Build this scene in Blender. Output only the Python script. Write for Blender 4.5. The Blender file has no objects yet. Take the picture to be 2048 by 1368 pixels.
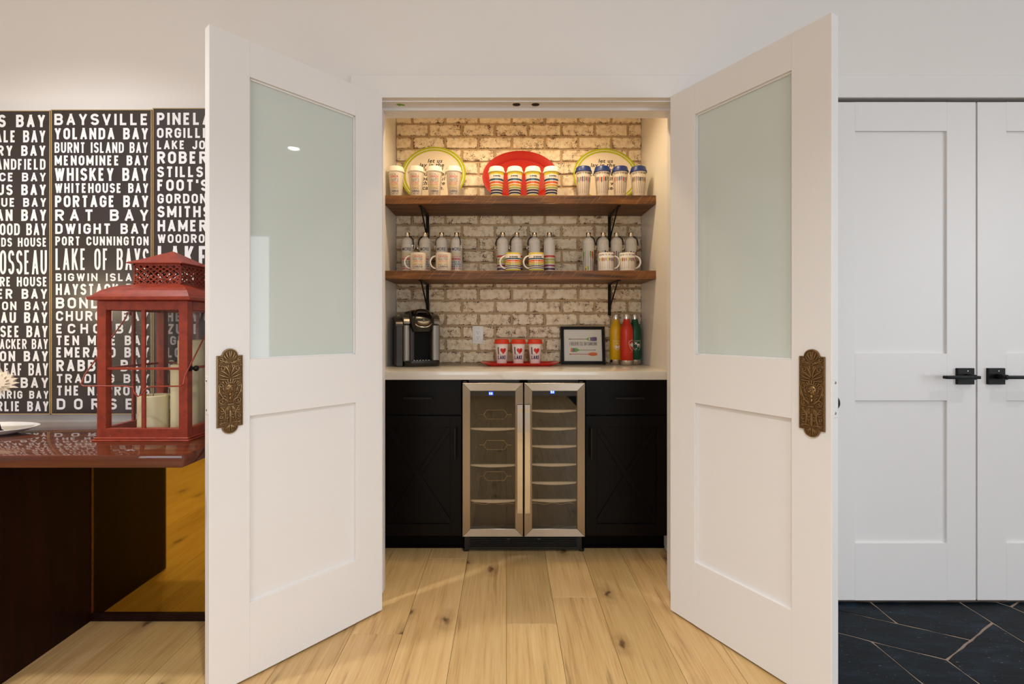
import bpy, bmesh, math, random
from mathutils import Vector, Matrix
PI = math.pi
R = math.radians
S = bpy.context.scene
COL = S.collection
random.seed(7)

# ------------------------------------------------------------------ camera, world, lights, exposure
F, CX, CY, H = 980.0, 1013.0, 657.0, 1.12       # focal length and principal point in pixels, camera height
cam_d = bpy.data.cameras.new('camera')
cam_d.sensor_width = 36.0
cam_d.lens = 36.0 * F / 2048.0
cam_d.shift_x = (1024.0 - CX) / 2048.0
cam_d.shift_y = (CY - 684.0) / 2048.0
cam_d.clip_start = 0.02
cam = bpy.data.objects.new('camera', cam_d)
cam.location = (0, 0, H)
cam.rotation_euler = (R(90), 0, 0)
COL.objects.link(cam)
S.camera = cam

world = bpy.data.worlds.new('world')
world.use_nodes = True
S.world = world
world.node_tree.nodes['Background'].inputs[0].default_value = (0.75, 0.85, 1.0, 1)
world.node_tree.nodes['Background'].inputs[1].default_value = 1.0

S.view_settings.view_transform = 'Standard'
S.view_settings.look = 'None'
S.view_settings.exposure = 0.10
S.view_settings.gamma = 1.0
S.view_settings.use_curve_mapping = False


def light(kind, name, loc, rot, energy, color, **kw):
    d = bpy.data.lights.new(name, kind)
    d.energy = energy
    d.color = color
    for k, v in kw.items():
        setattr(d, k, v)
    o = bpy.data.objects.new(name, d)
    o.location = loc
    o.rotation_euler = rot
    COL.objects.link(o)
    return o


WARM = (1.0, 0.84, 0.66)
NEUT = (0.98, 0.99, 1.0)
# daylight through the two windows of the wall behind the camera
light('AREA', 'window_daylight', (-1.7, -3.36, 1.55), (R(-90), 0, R(180)), 30, (0.88, 0.94, 1.0), shape='RECTANGLE', size=1.9, size_y=1.5)
light('AREA', 'window_daylight', (1.7, -3.36, 1.55), (R(-90), 0, R(180)), 30, (0.88, 0.94, 1.0), shape='RECTANGLE', size=1.9, size_y=1.5)
# and through the window in the right wall
light('AREA', 'window_daylight', (4.16, -0.85, 1.50), (0, R(90), 0), 36, (0.88, 0.94, 1.0), shape='RECTANGLE', size=1.6, size_y=1.7)
# recessed ceiling downlights of the room
CEIL = 2.75
DOWN = [(-1.70, 1.10, 78), (0.12, 0.0, 84), (2.15, 0.87, 18), (-2.9, -0.6, 34), (-1.0, -1.3, 34), (1.0, -1.3, 34), (2.9, -0.6, 34)]
for dx, dy, de in DOWN:
    light('SPOT', 'downlight_beam', (dx, dy, CEIL - 0.02), (0, 0, 0), de * 1.2, NEUT, spot_size=R(124), spot_blend=0.7, shadow_soft_size=0.045)
# recessed downlight in the niche ceiling
NCEIL = 2.44
NLIGHT = [(-0.19, 2.40, 14.5), (0.33, 2.40, 14.5)]
for nx_, ny_, ne_ in NLIGHT:
    light('SPOT', 'niche_beam', (nx_, ny_, NCEIL - 0.02), (0, 0, 0), ne_, (1.0, 0.76, 0.46), spot_size=R(156), spot_blend=0.5, shadow_soft_size=0.035)
# shaded lamp further left on the console, out of the frame
light('POINT', 'table_lamp_glow', (-1.99, 1.52, 1.26), (0, 0, 0), 4, (1.0, 0.78, 0.5), shadow_soft_size=0.07)

# ------------------------------------------------------------------ materials
def nodes_of(m):
    m.use_nodes = True
    nt = m.node_tree
    return nt, nt.nodes, nt.links, nt.nodes['Principled BSDF']


def srgb(r, g, b):
    f = lambda c: (c / 255.0 / 12.92) if c / 255.0 <= 0.04045 else ((c / 255.0 + 0.055) / 1.055) ** 2.4
    return (f(r), f(g), f(b), 1.0)


def mat(name, rgb, rough=0.5, metal=0.0, coat=0.0, noise=0.0, nscale=30.0, bump=0.0, bscale=120.0, spec=0.5, coatr=0.03):
    m = bpy.data.materials.new(name)
    nt, N, L, P = nodes_of(m)
    c = srgb(*rgb)
    P.inputs['Base Color'].default_value = c
    P.inputs['Roughness'].default_value = rough
    P.inputs['Metallic'].default_value = metal
    P.inputs['Coat Weight'].default_value = coat
    P.inputs['Coat Roughness'].default_value = coatr
    P.inputs['Specular IOR Level'].default_value = spec
    if noise or bump:
        tc = N.new('ShaderNodeTexCoord')
    if noise:
        n = N.new('ShaderNodeTexNoise')
        n.inputs['Scale'].default_value = nscale
        n.inputs['Detail'].default_value = 4
        L.new(tc.outputs['Object'], n.inputs['Vector'])
        mx = N.new('ShaderNodeMix')
        mx.data_type = 'RGBA'
        mx.inputs['A'].default_value = tuple(x * (1 - noise) for x in c[:3]) + (1,)
        mx.inputs['B'].default_value = tuple(min(1, x * (1 + noise)) for x in c[:3]) + (1,)
        L.new(n.outputs['Fac'], mx.inputs['Factor'])
        L.new(mx.outputs['Result'], P.inputs['Base Color'])
    if bump:
        n2 = N.new('ShaderNodeTexNoise')
        n2.inputs['Scale'].default_value = bscale
        n2.inputs['Detail'].default_value = 3
        L.new(tc.outputs['Object'], n2.inputs['Vector'])
        b = N.new('ShaderNodeBump')
        b.inputs['Strength'].default_value = bump
        b.inputs['Distance'].default_value = 0.002
        L.new(n2.outputs['Fac'], b.inputs['Height'])
        L.new(b.outputs['Normal'], P.inputs['Normal'])
    return m


def glass(name, tint, ior=1.45, rough=0.0):
    """thin pane: tinted straight-through light under a Fresnel reflection"""
    m = bpy.data.materials.new(name)
    nt, N, L, P = nodes_of(m)
    N.remove(P)
    out = [n for n in N if n.type == 'OUTPUT_MATERIAL'][0]
    t = N.new('ShaderNodeBsdfTransparent')
    t.inputs[0].default_value = tint + (1,)
    g = N.new('ShaderNodeBsdfGlossy')
    g.inputs['Roughness'].default_value = rough
    # Schlick reflectance, the same from both sides of the pane
    f = N.new('ShaderNodeLayerWeight')
    f.inputs['Blend'].default_value = 0.5
    f0 = ((ior - 1) / (ior + 1)) ** 2 * 0.6
    p5 = math_node(N, L, 'POWER', f.outputs['Facing'], 5.0)
    fr = math_node(N, L, 'ADD', math_node(N, L, 'MULTIPLY', p5, 1 - f0), f0)
    mx = N.new('ShaderNodeMixShader')
    L.new(fr, mx.inputs[0])
    L.new(t.outputs[0], mx.inputs[1])
    L.new(g.outputs[0], mx.inputs[2])
    L.new(mx.outputs[0], out.inputs['Surface'])
    return m


def ramp(N, stops, interp='LINEAR'):
    r = N.new('ShaderNodeValToRGB')
    r.color_ramp.interpolation = interp
    e = r.color_ramp.elements
    while len(e) > 1:
        e.remove(e[-1])
    e[0].position, e[0].color = stops[0]
    for p, c in stops[1:]:
        x = e.new(p)
        x.color = c
    return r


def mapping(N, L, src, scale=(1, 1, 1), loc=(0, 0, 0), rot=(0, 0, 0)):
    mp = N.new('ShaderNodeMapping')
    mp.inputs['Scale'].default_value = scale
    mp.inputs['Location'].default_value = loc
    mp.inputs['Rotation'].default_value = rot
    L.new(src, mp.inputs['Vector'])
    return mp.outputs[0]


def math_node(N, L, op, a, b=None, clamp=False):
    n = N.new('ShaderNodeMath')
    n.operation = op
    n.use_clamp = clamp
    for i, v in enumerate((a, b)):
        if v is None:
            continue
        if isinstance(v, (int, float)):
            n.inputs[i].default_value = v
        else:
            L.new(v, n.inputs[i])
    return n.outputs[0]


def mat_oak():
    m = bpy.data.materials.new('oak_floor')
    nt, N, L, P = nodes_of(m)
    geo = N.new('ShaderNodeNewGeometry')
    oi = N.new('ShaderNodeObjectInfo')
    off = N.new('ShaderNodeVectorMath')
    off.operation = 'ADD'
    cmb = N.new('ShaderNodeCombineXYZ')
    L.new(math_node(N, L, 'MULTIPLY', oi.outputs['Random'], 37.0), cmb.inputs[1])
    L.new(math_node(N, L, 'MULTIPLY', oi.outputs['Random'], 11.0), cmb.inputs[2])
    L.new(geo.outputs['Position'], off.inputs[0])
    L.new(cmb.outputs[0], off.inputs[1])
    # growth rings: noise distorted along the plank
    n1 = N.new('ShaderNodeTexNoise')
    n1.inputs['Scale'].default_value = 1.0
    n1.inputs['Detail'].default_value = 6
    n1.inputs['Roughness'].default_value = 0.6
    n1.inputs['Distortion'].default_value = 0.6
    L.new(mapping(N, L, off.outputs[0], (30, 2.0, 1)), n1.inputs['Vector'])
    n2 = N.new('ShaderNodeTexNoise')
    n2.inputs['Scale'].default_value = 1.0
    n2.inputs['Detail'].default_value = 3
    L.new(mapping(N, L, off.outputs[0], (160, 5, 1)), n2.inputs['Vector'])
    g = math_node(N, L, 'ADD', math_node(N, L, 'MULTIPLY', n1.outputs['Fac'], 0.55), math_node(N, L, 'MULTIPLY', n2.outputs['Fac'], 0.45))
    cr = ramp(N, [(0.28, srgb(164, 128, 82)), (0.45, srgb(198, 163, 110)), (0.60, srgb(208, 176, 124)), (0.78, srgb(216, 188, 138))])
    L.new(g, cr.inputs[0])
    tone = ramp(N, [(0.0, (0.78, 0.76, 0.73, 1)), (0.35, (0.93, 0.92, 0.90, 1)), (0.7, (1.0, 1.0, 1.0, 1)), (1.0, (1.06, 1.04, 1.0, 1))])
    tone = oi
    mul = N.new('ShaderNodeMix')
    mul.data_type = 'RGBA'
    mul.blend_type = 'MULTIPLY'
    mul.inputs['Factor'].default_value = 1.0
    L.new(cr.outputs[0], mul.inputs['A'])
    L.new(oi.outputs['Color'], mul.inputs['B'])
    # knots
    vo = N.new('ShaderNodeTexVoronoi')
    vo.voronoi_dimensions = '2D'
    vo.inputs['Scale'].default_value = 1.0
    wob = N.new('ShaderNodeTexNoise')
    wob.inputs['Scale'].default_value = 26
    L.new(off.outputs[0], wob.inputs['Vector'])
    va = N.new('ShaderNodeVectorMath')
    va.operation = 'MULTIPLY_ADD'
    L.new(wob.outputs['Color'], va.inputs[0])
    va.inputs[1].default_value = (0.045, 0.06, 0)
    L.new(off.outputs[0], va.inputs[2])
    L.new(mapping(N, L, va.outputs[0], (6.0, 2.7, 0.0)), vo.inputs['Vector'])
    kn = ramp(N, [(0.0, (1, 1, 1, 1)), (0.04, (0.8, 0.8, 0.8, 1)), (0.09, (0.28, 0.28, 0.28, 1)), (0.24, (0, 0, 0, 1))])
    L.new(vo.outputs['Distance'], kn.inputs[0])
    sep = N.new('ShaderNodeSeparateColor')
    L.new(vo.outputs['Color'], sep.inputs[0])
    sel = math_node(N, L, 'GREATER_THAN', sep.outputs[0], 0.60)
    km = math_node(N, L, 'MULTIPLY', kn.outputs[0], sel)
    # long dark mineral streaks
    n3 = N.new('ShaderNodeTexNoise')
    n3.inputs['Scale'].default_value = 1.0
    n3.inputs['Detail'].default_value = 5
    L.new(mapping(N, L, off.outputs[0], (34, 2.6, 1), (3, 5, 0)), n3.inputs['Vector'])
    st = ramp(N, [(0.64, (0, 0, 0, 1)), (0.76, (0.6, 0.6, 0.6, 1))])
    L.new(n3.outputs['Fac'], st.inputs[0])
    dk = math_node(N, L, 'MAXIMUM', km, st.outputs[0])
    mx = N.new('ShaderNodeMix')
    mx.data_type = 'RGBA'
    mx.inputs['B'].default_value = srgb(88, 58, 34)
    L.new(dk, mx.inputs['Factor'])
    L.new(mul.outputs['Result'], mx.inputs['A'])
    L.new(mx.outputs['Result'], P.inputs['Base Color'])
    P.inputs['Roughness'].default_value = 0.42
    b = N.new('ShaderNodeBump')
    b.inputs['Strength'].default_value = 0.15
    b.inputs['Distance'].default_value = 0.001
    L.new(n2.outputs['Fac'], b.inputs['Height'])
    L.new(b.outputs['Normal'], P.inputs['Normal'])
    return m


def mat_brick():
    m = bpy.data.materials.new('whitewashed_brick')
    nt, N, L, P = nodes_of(m)
    geo = N.new('ShaderNodeNewGeometry')
    oi = N.new('ShaderNodeObjectInfo')
    tc = N.new('ShaderNodeTexCoord')
    sx = N.new('ShaderNodeSeparateXYZ')
    L.new(tc.outputs['Generated'], sx.inputs[0])
    ex = math_node(N, L, 'MULTIPLY', math_node(N, L, 'MINIMUM', sx.outputs[0], math_node(N, L, 'SUBTRACT', 1.0, sx.outputs[0])), 2.7)
    ez = math_node(N, L, 'MINIMUM', sx.outputs[2], math_node(N, L, 'SUBTRACT', 1.0, sx.outputs[2]))
    e = math_node(N, L, 'MINIMUM', ex, ez)
    er = N.new('ShaderNodeMapRange')
    er.inputs['From Min'].default_value = 0.0
    er.inputs['From Max'].default_value = 0.16
    er.inputs['To Min'].default_value = 0.085
    er.inputs['To Max'].default_value = 0.0
    L.new(e, er.inputs['Value'])
    n1 = N.new('ShaderNodeTexNoise')
    n1.inputs['Scale'].default_value = 210
    n1.inputs['Detail'].default_value = 3
    L.new(geo.outputs['Position'], n1.inputs['Vector'])
    n2 = N.new('ShaderNodeTexNoise')
    n2.inputs['Scale'].default_value = 26
    n2.inputs['Detail'].default_value = 3
    L.new(geo.outputs['Position'], n2.inputs['Vector'])
    v = math_node(N, L, 'ADD', math_node(N, L, 'MULTIPLY', n1.outputs['Fac'], 0.5), math_node(N, L, 'MULTIPLY', n2.outputs['Fac'], 0.5))
    v = math_node(N, L, 'ADD', v, er.outputs[0])
    v = math_node(N, L, 'ADD', v, math_node(N, L, 'MULTIPLY', oi.outputs['Random'], 0.05))
    dk = ramp(N, [(0.595, (0, 0, 0, 1)), (0.64, (0.92, 0.92, 0.92, 1))])
    L.new(v, dk.inputs[0])
    n3 = N.new('ShaderNodeTexNoise')
    n3.inputs['Scale'].default_value = 45
    n3.inputs['Detail'].default_value = 4
    L.new(geo.outputs['Position'], n3.inputs['Vector'])
    cr = ramp(N, [(0.25, srgb(200, 174, 140)), (0.42, srgb(236, 216, 185)), (0.62, srgb(247, 233, 207))])
    L.new(n3.outputs['Fac'], cr.inputs[0])
    dc = ramp(N, [(0.40, srgb(64, 40, 28)), (0.6, srgb(122, 84, 58))])
    L.new(n1.outputs['Fac'], dc.inputs[0])
    mx = N.new('ShaderNodeMix')
    mx.data_type = 'RGBA'
    L.new(dk.outputs[0], mx.inputs['Factor'])
    L.new(cr.outputs[0], mx.inputs['A'])
    L.new(dc.outputs[0], mx.inputs['B'])
    L.new(mx.outputs['Result'], P.inputs['Base Color'])
    P.inputs['Roughness'].default_value = 0.85
    b = N.new('ShaderNodeBump')
    b.inputs['Strength'].default_value = 0.6
    b.inputs['Distance'].default_value = 0.003
    L.new(math_node(N, L, 'SUBTRACT', n3.outputs['Fac'], dk.outputs[0]), b.inputs['Height'])
    L.new(b.outputs['Normal'], P.inputs['Normal'])
    return m


def mat_slate():
    m = bpy.data.materials.new('black_slate')
    nt, N, L, P = nodes_of(m)
    geo = N.new('ShaderNodeNewGeometry')
    oi = N.new('ShaderNodeObjectInfo')
    n1 = N.new('ShaderNodeTexNoise')
    n1.inputs['Scale'].default_value = 1.0
    n1.inputs['Detail'].default_value = 6
    n1.inputs['Roughness'].default_value = 0.65
    L.new(mapping(N, L, geo.outputs['Position'], (7, 22, 7), rot=(0, 0, 0.5)), n1.inputs['Vector'])
    cr = ramp(N, [(0.3, srgb(4, 9, 13)), (0.52, srgb(10, 20, 28)), (0.72, srgb(28, 43, 56))])
    L.new(n1.outputs['Fac'], cr.inputs[0])
    n2 = N.new('ShaderNodeTexNoise')
    n2.inputs['Scale'].default_value = 1.0
    n2.inputs['Detail'].default_value = 4
    L.new(mapping(N, L, geo.outputs['Position'], (60, 160, 60), rot=(0, 0, 0.5)), n2.inputs['Vector'])
    fl = ramp(N, [(0.67, (0, 0, 0, 1)), (0.75, (0.7, 0.7, 0.7, 1))])
    L.new(n2.outputs['Fac'], fl.inputs[0])
    mx = N.new('ShaderNodeMix')
    mx.data_type = 'RGBA'
    mx.inputs['B'].default_value = srgb(150, 142, 135)
    L.new(fl.outputs[0], mx.inputs['Factor'])
    L.new(cr.outputs[0], mx.inputs['A'])
    L.new(mx.outputs['Result'], P.inputs['Base Color'])
    P.inputs['Roughness'].default_value = 0.5
    P.inputs['Specular IOR Level'].default_value = 0.14
    b = N.new('ShaderNodeBump')
    b.inputs['Strength'].default_value = 0.5
    b.inputs['Distance'].default_value = 0.003
    L.new(n1.outputs['Fac'], b.inputs['Height'])
    L.new(b.outputs['Normal'], P.inputs['Normal'])
    return m


def mat_shelf():
    m = bpy.data.materials.new('rough_sawn_wood')
    nt, N, L, P = nodes_of(m)
    geo = N.new('ShaderNodeNewGeometry')
    n1 = N.new('ShaderNodeTexNoise')
    n1.inputs['Scale'].default_value = 1.0
    n1.inputs['Detail'].default_value = 6
    n1.inputs['Distortion'].default_value = 0.8
    L.new(mapping(N, L, geo.outputs['Position'], (3, 30, 40)), n1.inputs['Vector'])
    cr = ramp(N, [(0.30, srgb(56, 31, 10)), (0.5, srgb(100, 60, 21)), (0.72, srgb(136, 87, 38))])
    L.new(n1.outputs['Fac'], cr.inputs[0])
    # slanting saw-blade marks
    w = N.new('ShaderNodeTexNoise')
    w.inputs['Scale'].default_value = 1.0
    w.inputs['Detail'].default_value = 2
    L.new(mapping(N, L, mapping(N, L, geo.outputs['Position'], rot=(0, R(-42), 0)), (150, 60, 9)), w.inputs['Vector'])
    sr = ramp(N, [(0.56, (0, 0, 0, 1)), (0.74, (0.38, 0.38, 0.38, 1))])
    L.new(w.outputs['Fac'], sr.inputs[0])
    mx = N.new('ShaderNodeMix')
    mx.data_type = 'RGBA'
    mx.inputs['B'].default_value = srgb(160, 116, 74)
    L.new(sr.outputs[0], mx.inputs['Factor'])
    L.new(cr.outputs[0], mx.inputs['A'])
    L.new(mx.outputs['Result'], P.inputs['Base Color'])
    P.inputs['Roughness'].default_value = 0.5
    b = N.new('ShaderNodeBump')
    b.inputs['Strength'].default_value = 0.4
    b.inputs['Distance'].default_value = 0.002
    L.new(w.outputs['Fac'], b.inputs['Height'])
    L.new(b.outputs['Normal'], P.inputs['Normal'])
    return m


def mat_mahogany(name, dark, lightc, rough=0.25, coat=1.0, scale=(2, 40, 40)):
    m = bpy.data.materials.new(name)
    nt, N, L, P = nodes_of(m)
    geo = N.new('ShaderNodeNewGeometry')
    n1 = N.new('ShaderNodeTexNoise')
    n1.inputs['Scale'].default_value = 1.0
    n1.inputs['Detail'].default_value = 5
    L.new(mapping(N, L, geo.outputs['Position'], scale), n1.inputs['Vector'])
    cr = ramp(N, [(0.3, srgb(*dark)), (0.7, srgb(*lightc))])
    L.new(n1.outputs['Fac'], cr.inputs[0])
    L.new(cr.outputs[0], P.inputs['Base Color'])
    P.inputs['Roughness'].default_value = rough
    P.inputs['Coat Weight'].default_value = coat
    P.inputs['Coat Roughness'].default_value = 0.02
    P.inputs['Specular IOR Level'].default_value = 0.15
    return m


def mat_quartz():
    m = bpy.data.materials.new('white_quartz')
    nt, N, L, P = nodes_of(m)
    geo = N.new('ShaderNodeNewGeometry')
    n1 = N.new('ShaderNodeTexNoise')
    n1.inputs['Scale'].default_value = 5.0
    n1.inputs['Detail'].default_value = 7
    n1.inputs['Distortion'].default_value = 1.2
    L.new(geo.outputs['Position'], n1.inputs['Vector'])
    cr = ramp(N, [(0.47, (0, 0, 0, 1)), (0.497, (0.55, 0.55, 0.55, 1)), (0.503, (0.55, 0.55, 0.55, 1)), (0.53, (0, 0, 0, 1))])
    L.new(n1.outputs['Fac'], cr.inputs[0])
    n2 = N.new('ShaderNodeTexNoise')
    n2.inputs['Scale'].default_value = 3.0
    L.new(geo.outputs['Position'], n2.inputs['Vector'])
    sel = ramp(N, [(0.58, (0, 0, 0, 1)), (0.68, (1, 1, 1, 1))])
    L.new(n2.outputs['Fac'], sel.inputs[0])
    mx = N.new('ShaderNodeMix')
    mx.data_type = 'RGBA'
    mx.inputs['A'].default_value = srgb(226, 219, 208)
    mx.inputs['B'].default_value = srgb(168, 158, 142)
    L.new(math_node(N, L, 'MULTIPLY', cr.outputs[0], sel.outputs[0]), mx.inputs['Factor'])
    L.new(mx.outputs['Result'], P.inputs['Base Color'])
    P.inputs['Roughness'].default_value = 0.12
    return m


def mat_worn_red():
    m = bpy.data.materials.new('worn_red_paint')
    nt, N, L, P = nodes_of(m)
    tc = N.new('ShaderNodeTexCoord')
    n1 = N.new('ShaderNodeTexNoise')
    n1.inputs['Scale'].default_value = 40
    n1.inputs['Detail'].default_value = 6
    L.new(tc.outputs['Object'], n1.inputs['Vector'])
    cr = ramp(N, [(0.3, srgb(120, 35, 17)), (0.6, srgb(146, 49, 22))])
    L.new(n1.outputs['Fac'], cr.inputs[0])
    n2 = N.new('ShaderNodeTexNoise')
    n2.inputs['Scale'].default_value = 85
    n2.inputs['Detail'].default_value = 5
    L.new(tc.outputs['Object'], n2.inputs['Vector'])
    wr = ramp(N, [(0.70, (0, 0, 0, 1)), (0.74, (0.7, 0.7, 0.7, 1))])
    L.new(n2.outputs['Fac'], wr.inputs[0])
    mx = N.new('ShaderNodeMix')
    mx.data_type = 'RGBA'
    mx.inputs['B'].default_value = srgb(186, 128, 82)
    L.new(wr.outputs[0], mx.inputs['Factor'])
    L.new(cr.outputs[0], mx.inputs['A'])
    L.new(mx.outputs['Result'], P.inputs['Base Color'])
    P.inputs['Roughness'].default_value = 0.45
    return m


def mat_stripes(name, stops, base_rough=0.15):
    """print bands by the object's own generated height"""
    m = bpy.data.materials.new(name)
    nt, N, L, P = nodes_of(m)
    tc = N.new('ShaderNodeTexCoord')
    sx = N.new('ShaderNodeSeparateXYZ')
    L.new(tc.outputs['Generated'], sx.inputs[0])
    r = ramp(N, [(p, srgb(*c)) for p, c in stops], 'CONSTANT')
    L.new(sx.outputs[2], r.inputs[0])
    L.new(r.outputs[0], P.inputs['Base Color'])
    P.inputs['Roughness'].default_value = base_rough
    return m


def mat_frosted():
    m = bpy.data.materials.new('frosted_glass')
    nt, N, L, P = nodes_of(m)
    out = [n for n in N if n.type == 'OUTPUT_MATERIAL'][0]
    P.inputs['Base Color'].default_value = srgb(226, 233, 229)
    P.inputs['Roughness'].default_value = 0.02
    P.inputs['Specular IOR Level'].default_value = 0.6
    tl = N.new('ShaderNodeBsdfTranslucent')
    tl.inputs[0].default_value = srgb(214, 222, 215)
    mx = N.new('ShaderNodeMixShader')
    mx.inputs[0].default_value = 0.3
    L.new(P.outputs[0], mx.inputs[1])
    L.new(tl.outputs[0], mx.inputs[2])
    L.new(mx.outputs[0], out.inputs['Surface'])
    return m


def emit(name, rgb, strength):
    m = bpy.data.materials.new(name)
    nt, N, L, P = nodes_of(m)
    P.inputs['Base Color'].default_value = srgb(*rgb)
    P.inputs['Emission Color'].default_value = srgb(*rgb)
    P.inputs['Emission Strength'].default_value = strength
    return m


M = dict(
    wall=mat('wall_paint', (228, 224, 221), 0.6, noise=0.015, nscale=3, bump=0.05, bscale=300),
    ceiling=mat('ceiling_paint', (238, 234, 228), 0.8, noise=0.01),
    niche=mat('niche_paint', (232, 226, 217), 0.28, noise=0.015, nscale=4),
    trim=mat('trim_paint', (229, 226, 224), 0.35, noise=0.01, nscale=5),
    door=mat('door_paint', (228, 226, 225), 0.38, noise=0.012, nscale=6),
    oak=mat_oak(), brick=mat_brick(), slate=mat_slate(), shelf=mat_shelf(), quartz=mat_quartz(),
    mortar=mat('mortar', (196, 168, 130), 0.9, noise=0.15, nscale=60, bump=0.6, bscale=250),
    grout=mat('slate_grout', (152, 132, 116), 0.9, noise=0.2, nscale=50),
    frosted=mat_frosted(),
    bronze=mat('aged_bronze', (112, 88, 60), 0.5, metal=1.0, noise=0.45, nscale=160, bump=0.9, bscale=260),
    bronze_worn=mat('worn_bronze', (146, 118, 82), 0.38, metal=1.0, noise=0.35, nscale=140),
    black=mat('black_metal', (9, 9, 9), 0.45, noise=0.1, spec=0.25),
    cabinet=mat('black_cabinet', (8, 5, 4), 0.38, noise=0.08, nscale=8, spec=0.14),
    kick=mat('toe_kick_black', (5, 4, 4), 0.6, noise=0.08, spec=0.08),
    steel=mat('brushed_steel', (178, 168, 154), 0.30, metal=1.0, noise=0.06, nscale=200),
    steel_side=mat('brushed_steel_vertical', (164, 150, 132), 0.34, metal=1.0, noise=0.05, nscale=200),
    steel_rail=mat('brushed_steel_horizontal', (178, 168, 154), 0.34, metal=1.0, noise=0.05, nscale=200),
    steel_shiny=mat('polished_steel', (214, 208, 200), 0.14, metal=1.0, noise=0.03, nscale=60),
    dark_plastic=mat('black_plastic', (17, 15, 14), 0.3, noise=0.08),
    liner=mat('cooler_liner', (34, 28, 23), 0.6, noise=0.08),
    cooler_glass=glass('tinted_glass', (0.84, 0.80, 0.73), 1.9),
    clear_glass=glass('clear_glass', (0.992, 0.994, 0.992), 1.45),
    white_lip=mat('white_plastic', (236, 230, 220), 0.35, noise=0.02),
    led=emit('blue_display', (40, 90, 255), 1.2),
    led_digit=emit('display_digits', (200, 225, 255), 2.5),
    white=mat('white_ceramic', (238, 232, 225), 0.14, noise=0.01),
    cream_cup=mat('cream_ceramic', (226, 212, 192), 0.2, noise=0.02),
    lid_white=mat('white_silicone', (240, 230, 214), 0.4, noise=0.02),
    lid_blue=mat('blue_silicone', (22, 48, 112), 0.4, noise=0.05),
    lid_red=mat('red_silicone', (226, 62, 26), 0.4, noise=0.04),
    alu=mat('white_aluminium', (208, 204, 198), 0.3, noise=0.02),
    strap=mat('black_strap', (16, 15, 14), 0.7, noise=0.1),
    lime=mat('lime_glaze', (166, 172, 20), 0.25, noise=0.05, nscale=15),
    plate=mat('plate_glaze', (222, 208, 186), 0.4, noise=0.01),
    red_plate=mat('red_melamine', (164, 24, 6), 0.45, noise=0.04, spec=0.2),
    tray=mat('red_tray_lacquer', (206, 38, 18), 0.22, noise=0.04),
    ink=mat('dark_ink', (34, 30, 34), 0.5, noise=0.05),
    navy=mat('navy_ink', (34, 46, 84), 0.5, noise=0.05),
    recess=mat('recess_plastic', (9, 8, 8), 0.55, noise=0.05, spec=0.15),
    flask_ring=mat('dark_ring', (40, 38, 36), 0.5, noise=0.1),
    red_ink=mat('red_ink', (196, 50, 40), 0.5, noise=0.05),
    orange_ink=mat('orange_ink', (222, 112, 40), 0.5, noise=0.05),
    yellow_ink=mat('yellow_ink', (216, 186, 50), 0.5, noise=0.05),
    green_ink=mat('green_ink', (120, 160, 62), 0.5, noise=0.05),
    teal_ink=mat('teal_ink', (70, 128, 138), 0.5, noise=0.05),
    purple_ink=mat('purple_ink', (96, 70, 120), 0.5, noise=0.05),
    brown_ink=mat('brown_ink', (134, 88, 60), 0.5, noise=0.05),
    grey_ink=mat('grey_ink', (132, 122, 118), 0.5, noise=0.05),
    white_ink=mat('white_ink', (236, 232, 224), 0.5, noise=0.02),
    yellow_bottle=mat('yellow_powder_coat', (226, 178, 14), 0.33, noise=0.03),
    red_bottle=mat('red_powder_coat', (200, 46, 22), 0.33, noise=0.03),
    green_bottle=mat('green_powder_coat', (14, 84, 58), 0.33, noise=0.04),
    heart=mat('glossy_heart_print', (206, 30, 20), 0.2, noise=0.1, nscale=60),
    frame_black=mat('black_wood_frame', (12, 11, 11), 0.5, noise=0.1, spec=0.2),
    paper=mat('print_paper', (224, 220, 212), 0.8, noise=0.02),
    outlet=mat('outlet_plastic', (240, 238, 236), 0.3, noise=0.01),
    machine=mat('dark_silver_plastic', (76, 72, 67), 0.3, metal=0.6, noise=0.05),
    machine_light=mat('silver_plastic', (136, 130, 120), 0.34, metal=0.7, noise=0.05),
    machine_black=mat('gloss_black_plastic', (14, 12, 12), 0.22, noise=0.05),
    tank=mat('smoky_tank_plastic', (52, 47, 42), 0.34, noise=0.08, spec=0.3),
    sign=mat('sign_board', (52, 45, 42), 0.32, noise=0.12, nscale=12),
    sign_edge=mat('raw_wood_edge', (176, 150, 104), 0.7, noise=0.15, nscale=60),
    sign_letter=mat('letter_paint', (228, 228, 230), 0.45, noise=0.03, nscale=40),
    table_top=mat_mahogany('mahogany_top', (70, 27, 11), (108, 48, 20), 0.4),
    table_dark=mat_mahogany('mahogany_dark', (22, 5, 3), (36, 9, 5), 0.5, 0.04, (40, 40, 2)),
    red=mat_worn_red(),
    wax=mat('ivory_wax', (226, 214, 172), 0.55, noise=0.03),
    tape=mat('green_tape', (120, 160, 60), 0.7, noise=0.1),
    catch=mat('bronze_catch', (62, 48, 34), 0.4, metal=0.8, noise=0.1),
)
pm = mat('polished_panel', (188, 152, 60), 0.04, metal=1.0, noise=0.05, nscale=4)
M['polished'] = pm
for nm_, rot_ in (('steel_side', 0.0), ('steel_rail', 0.25)):
    nt, N, L, P = nodes_of(M[nm_])
    tg = N.new('ShaderNodeTangent')
    tg.direction_type = 'RADIAL'
    tg.axis = 'Z'
    L.new(tg.outputs[0], P.inputs['Tangent'])
    P.inputs['Anisotropic'].default_value = 0.85
    P.inputs['Anisotropic Rotation'].default_value = rot_

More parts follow.
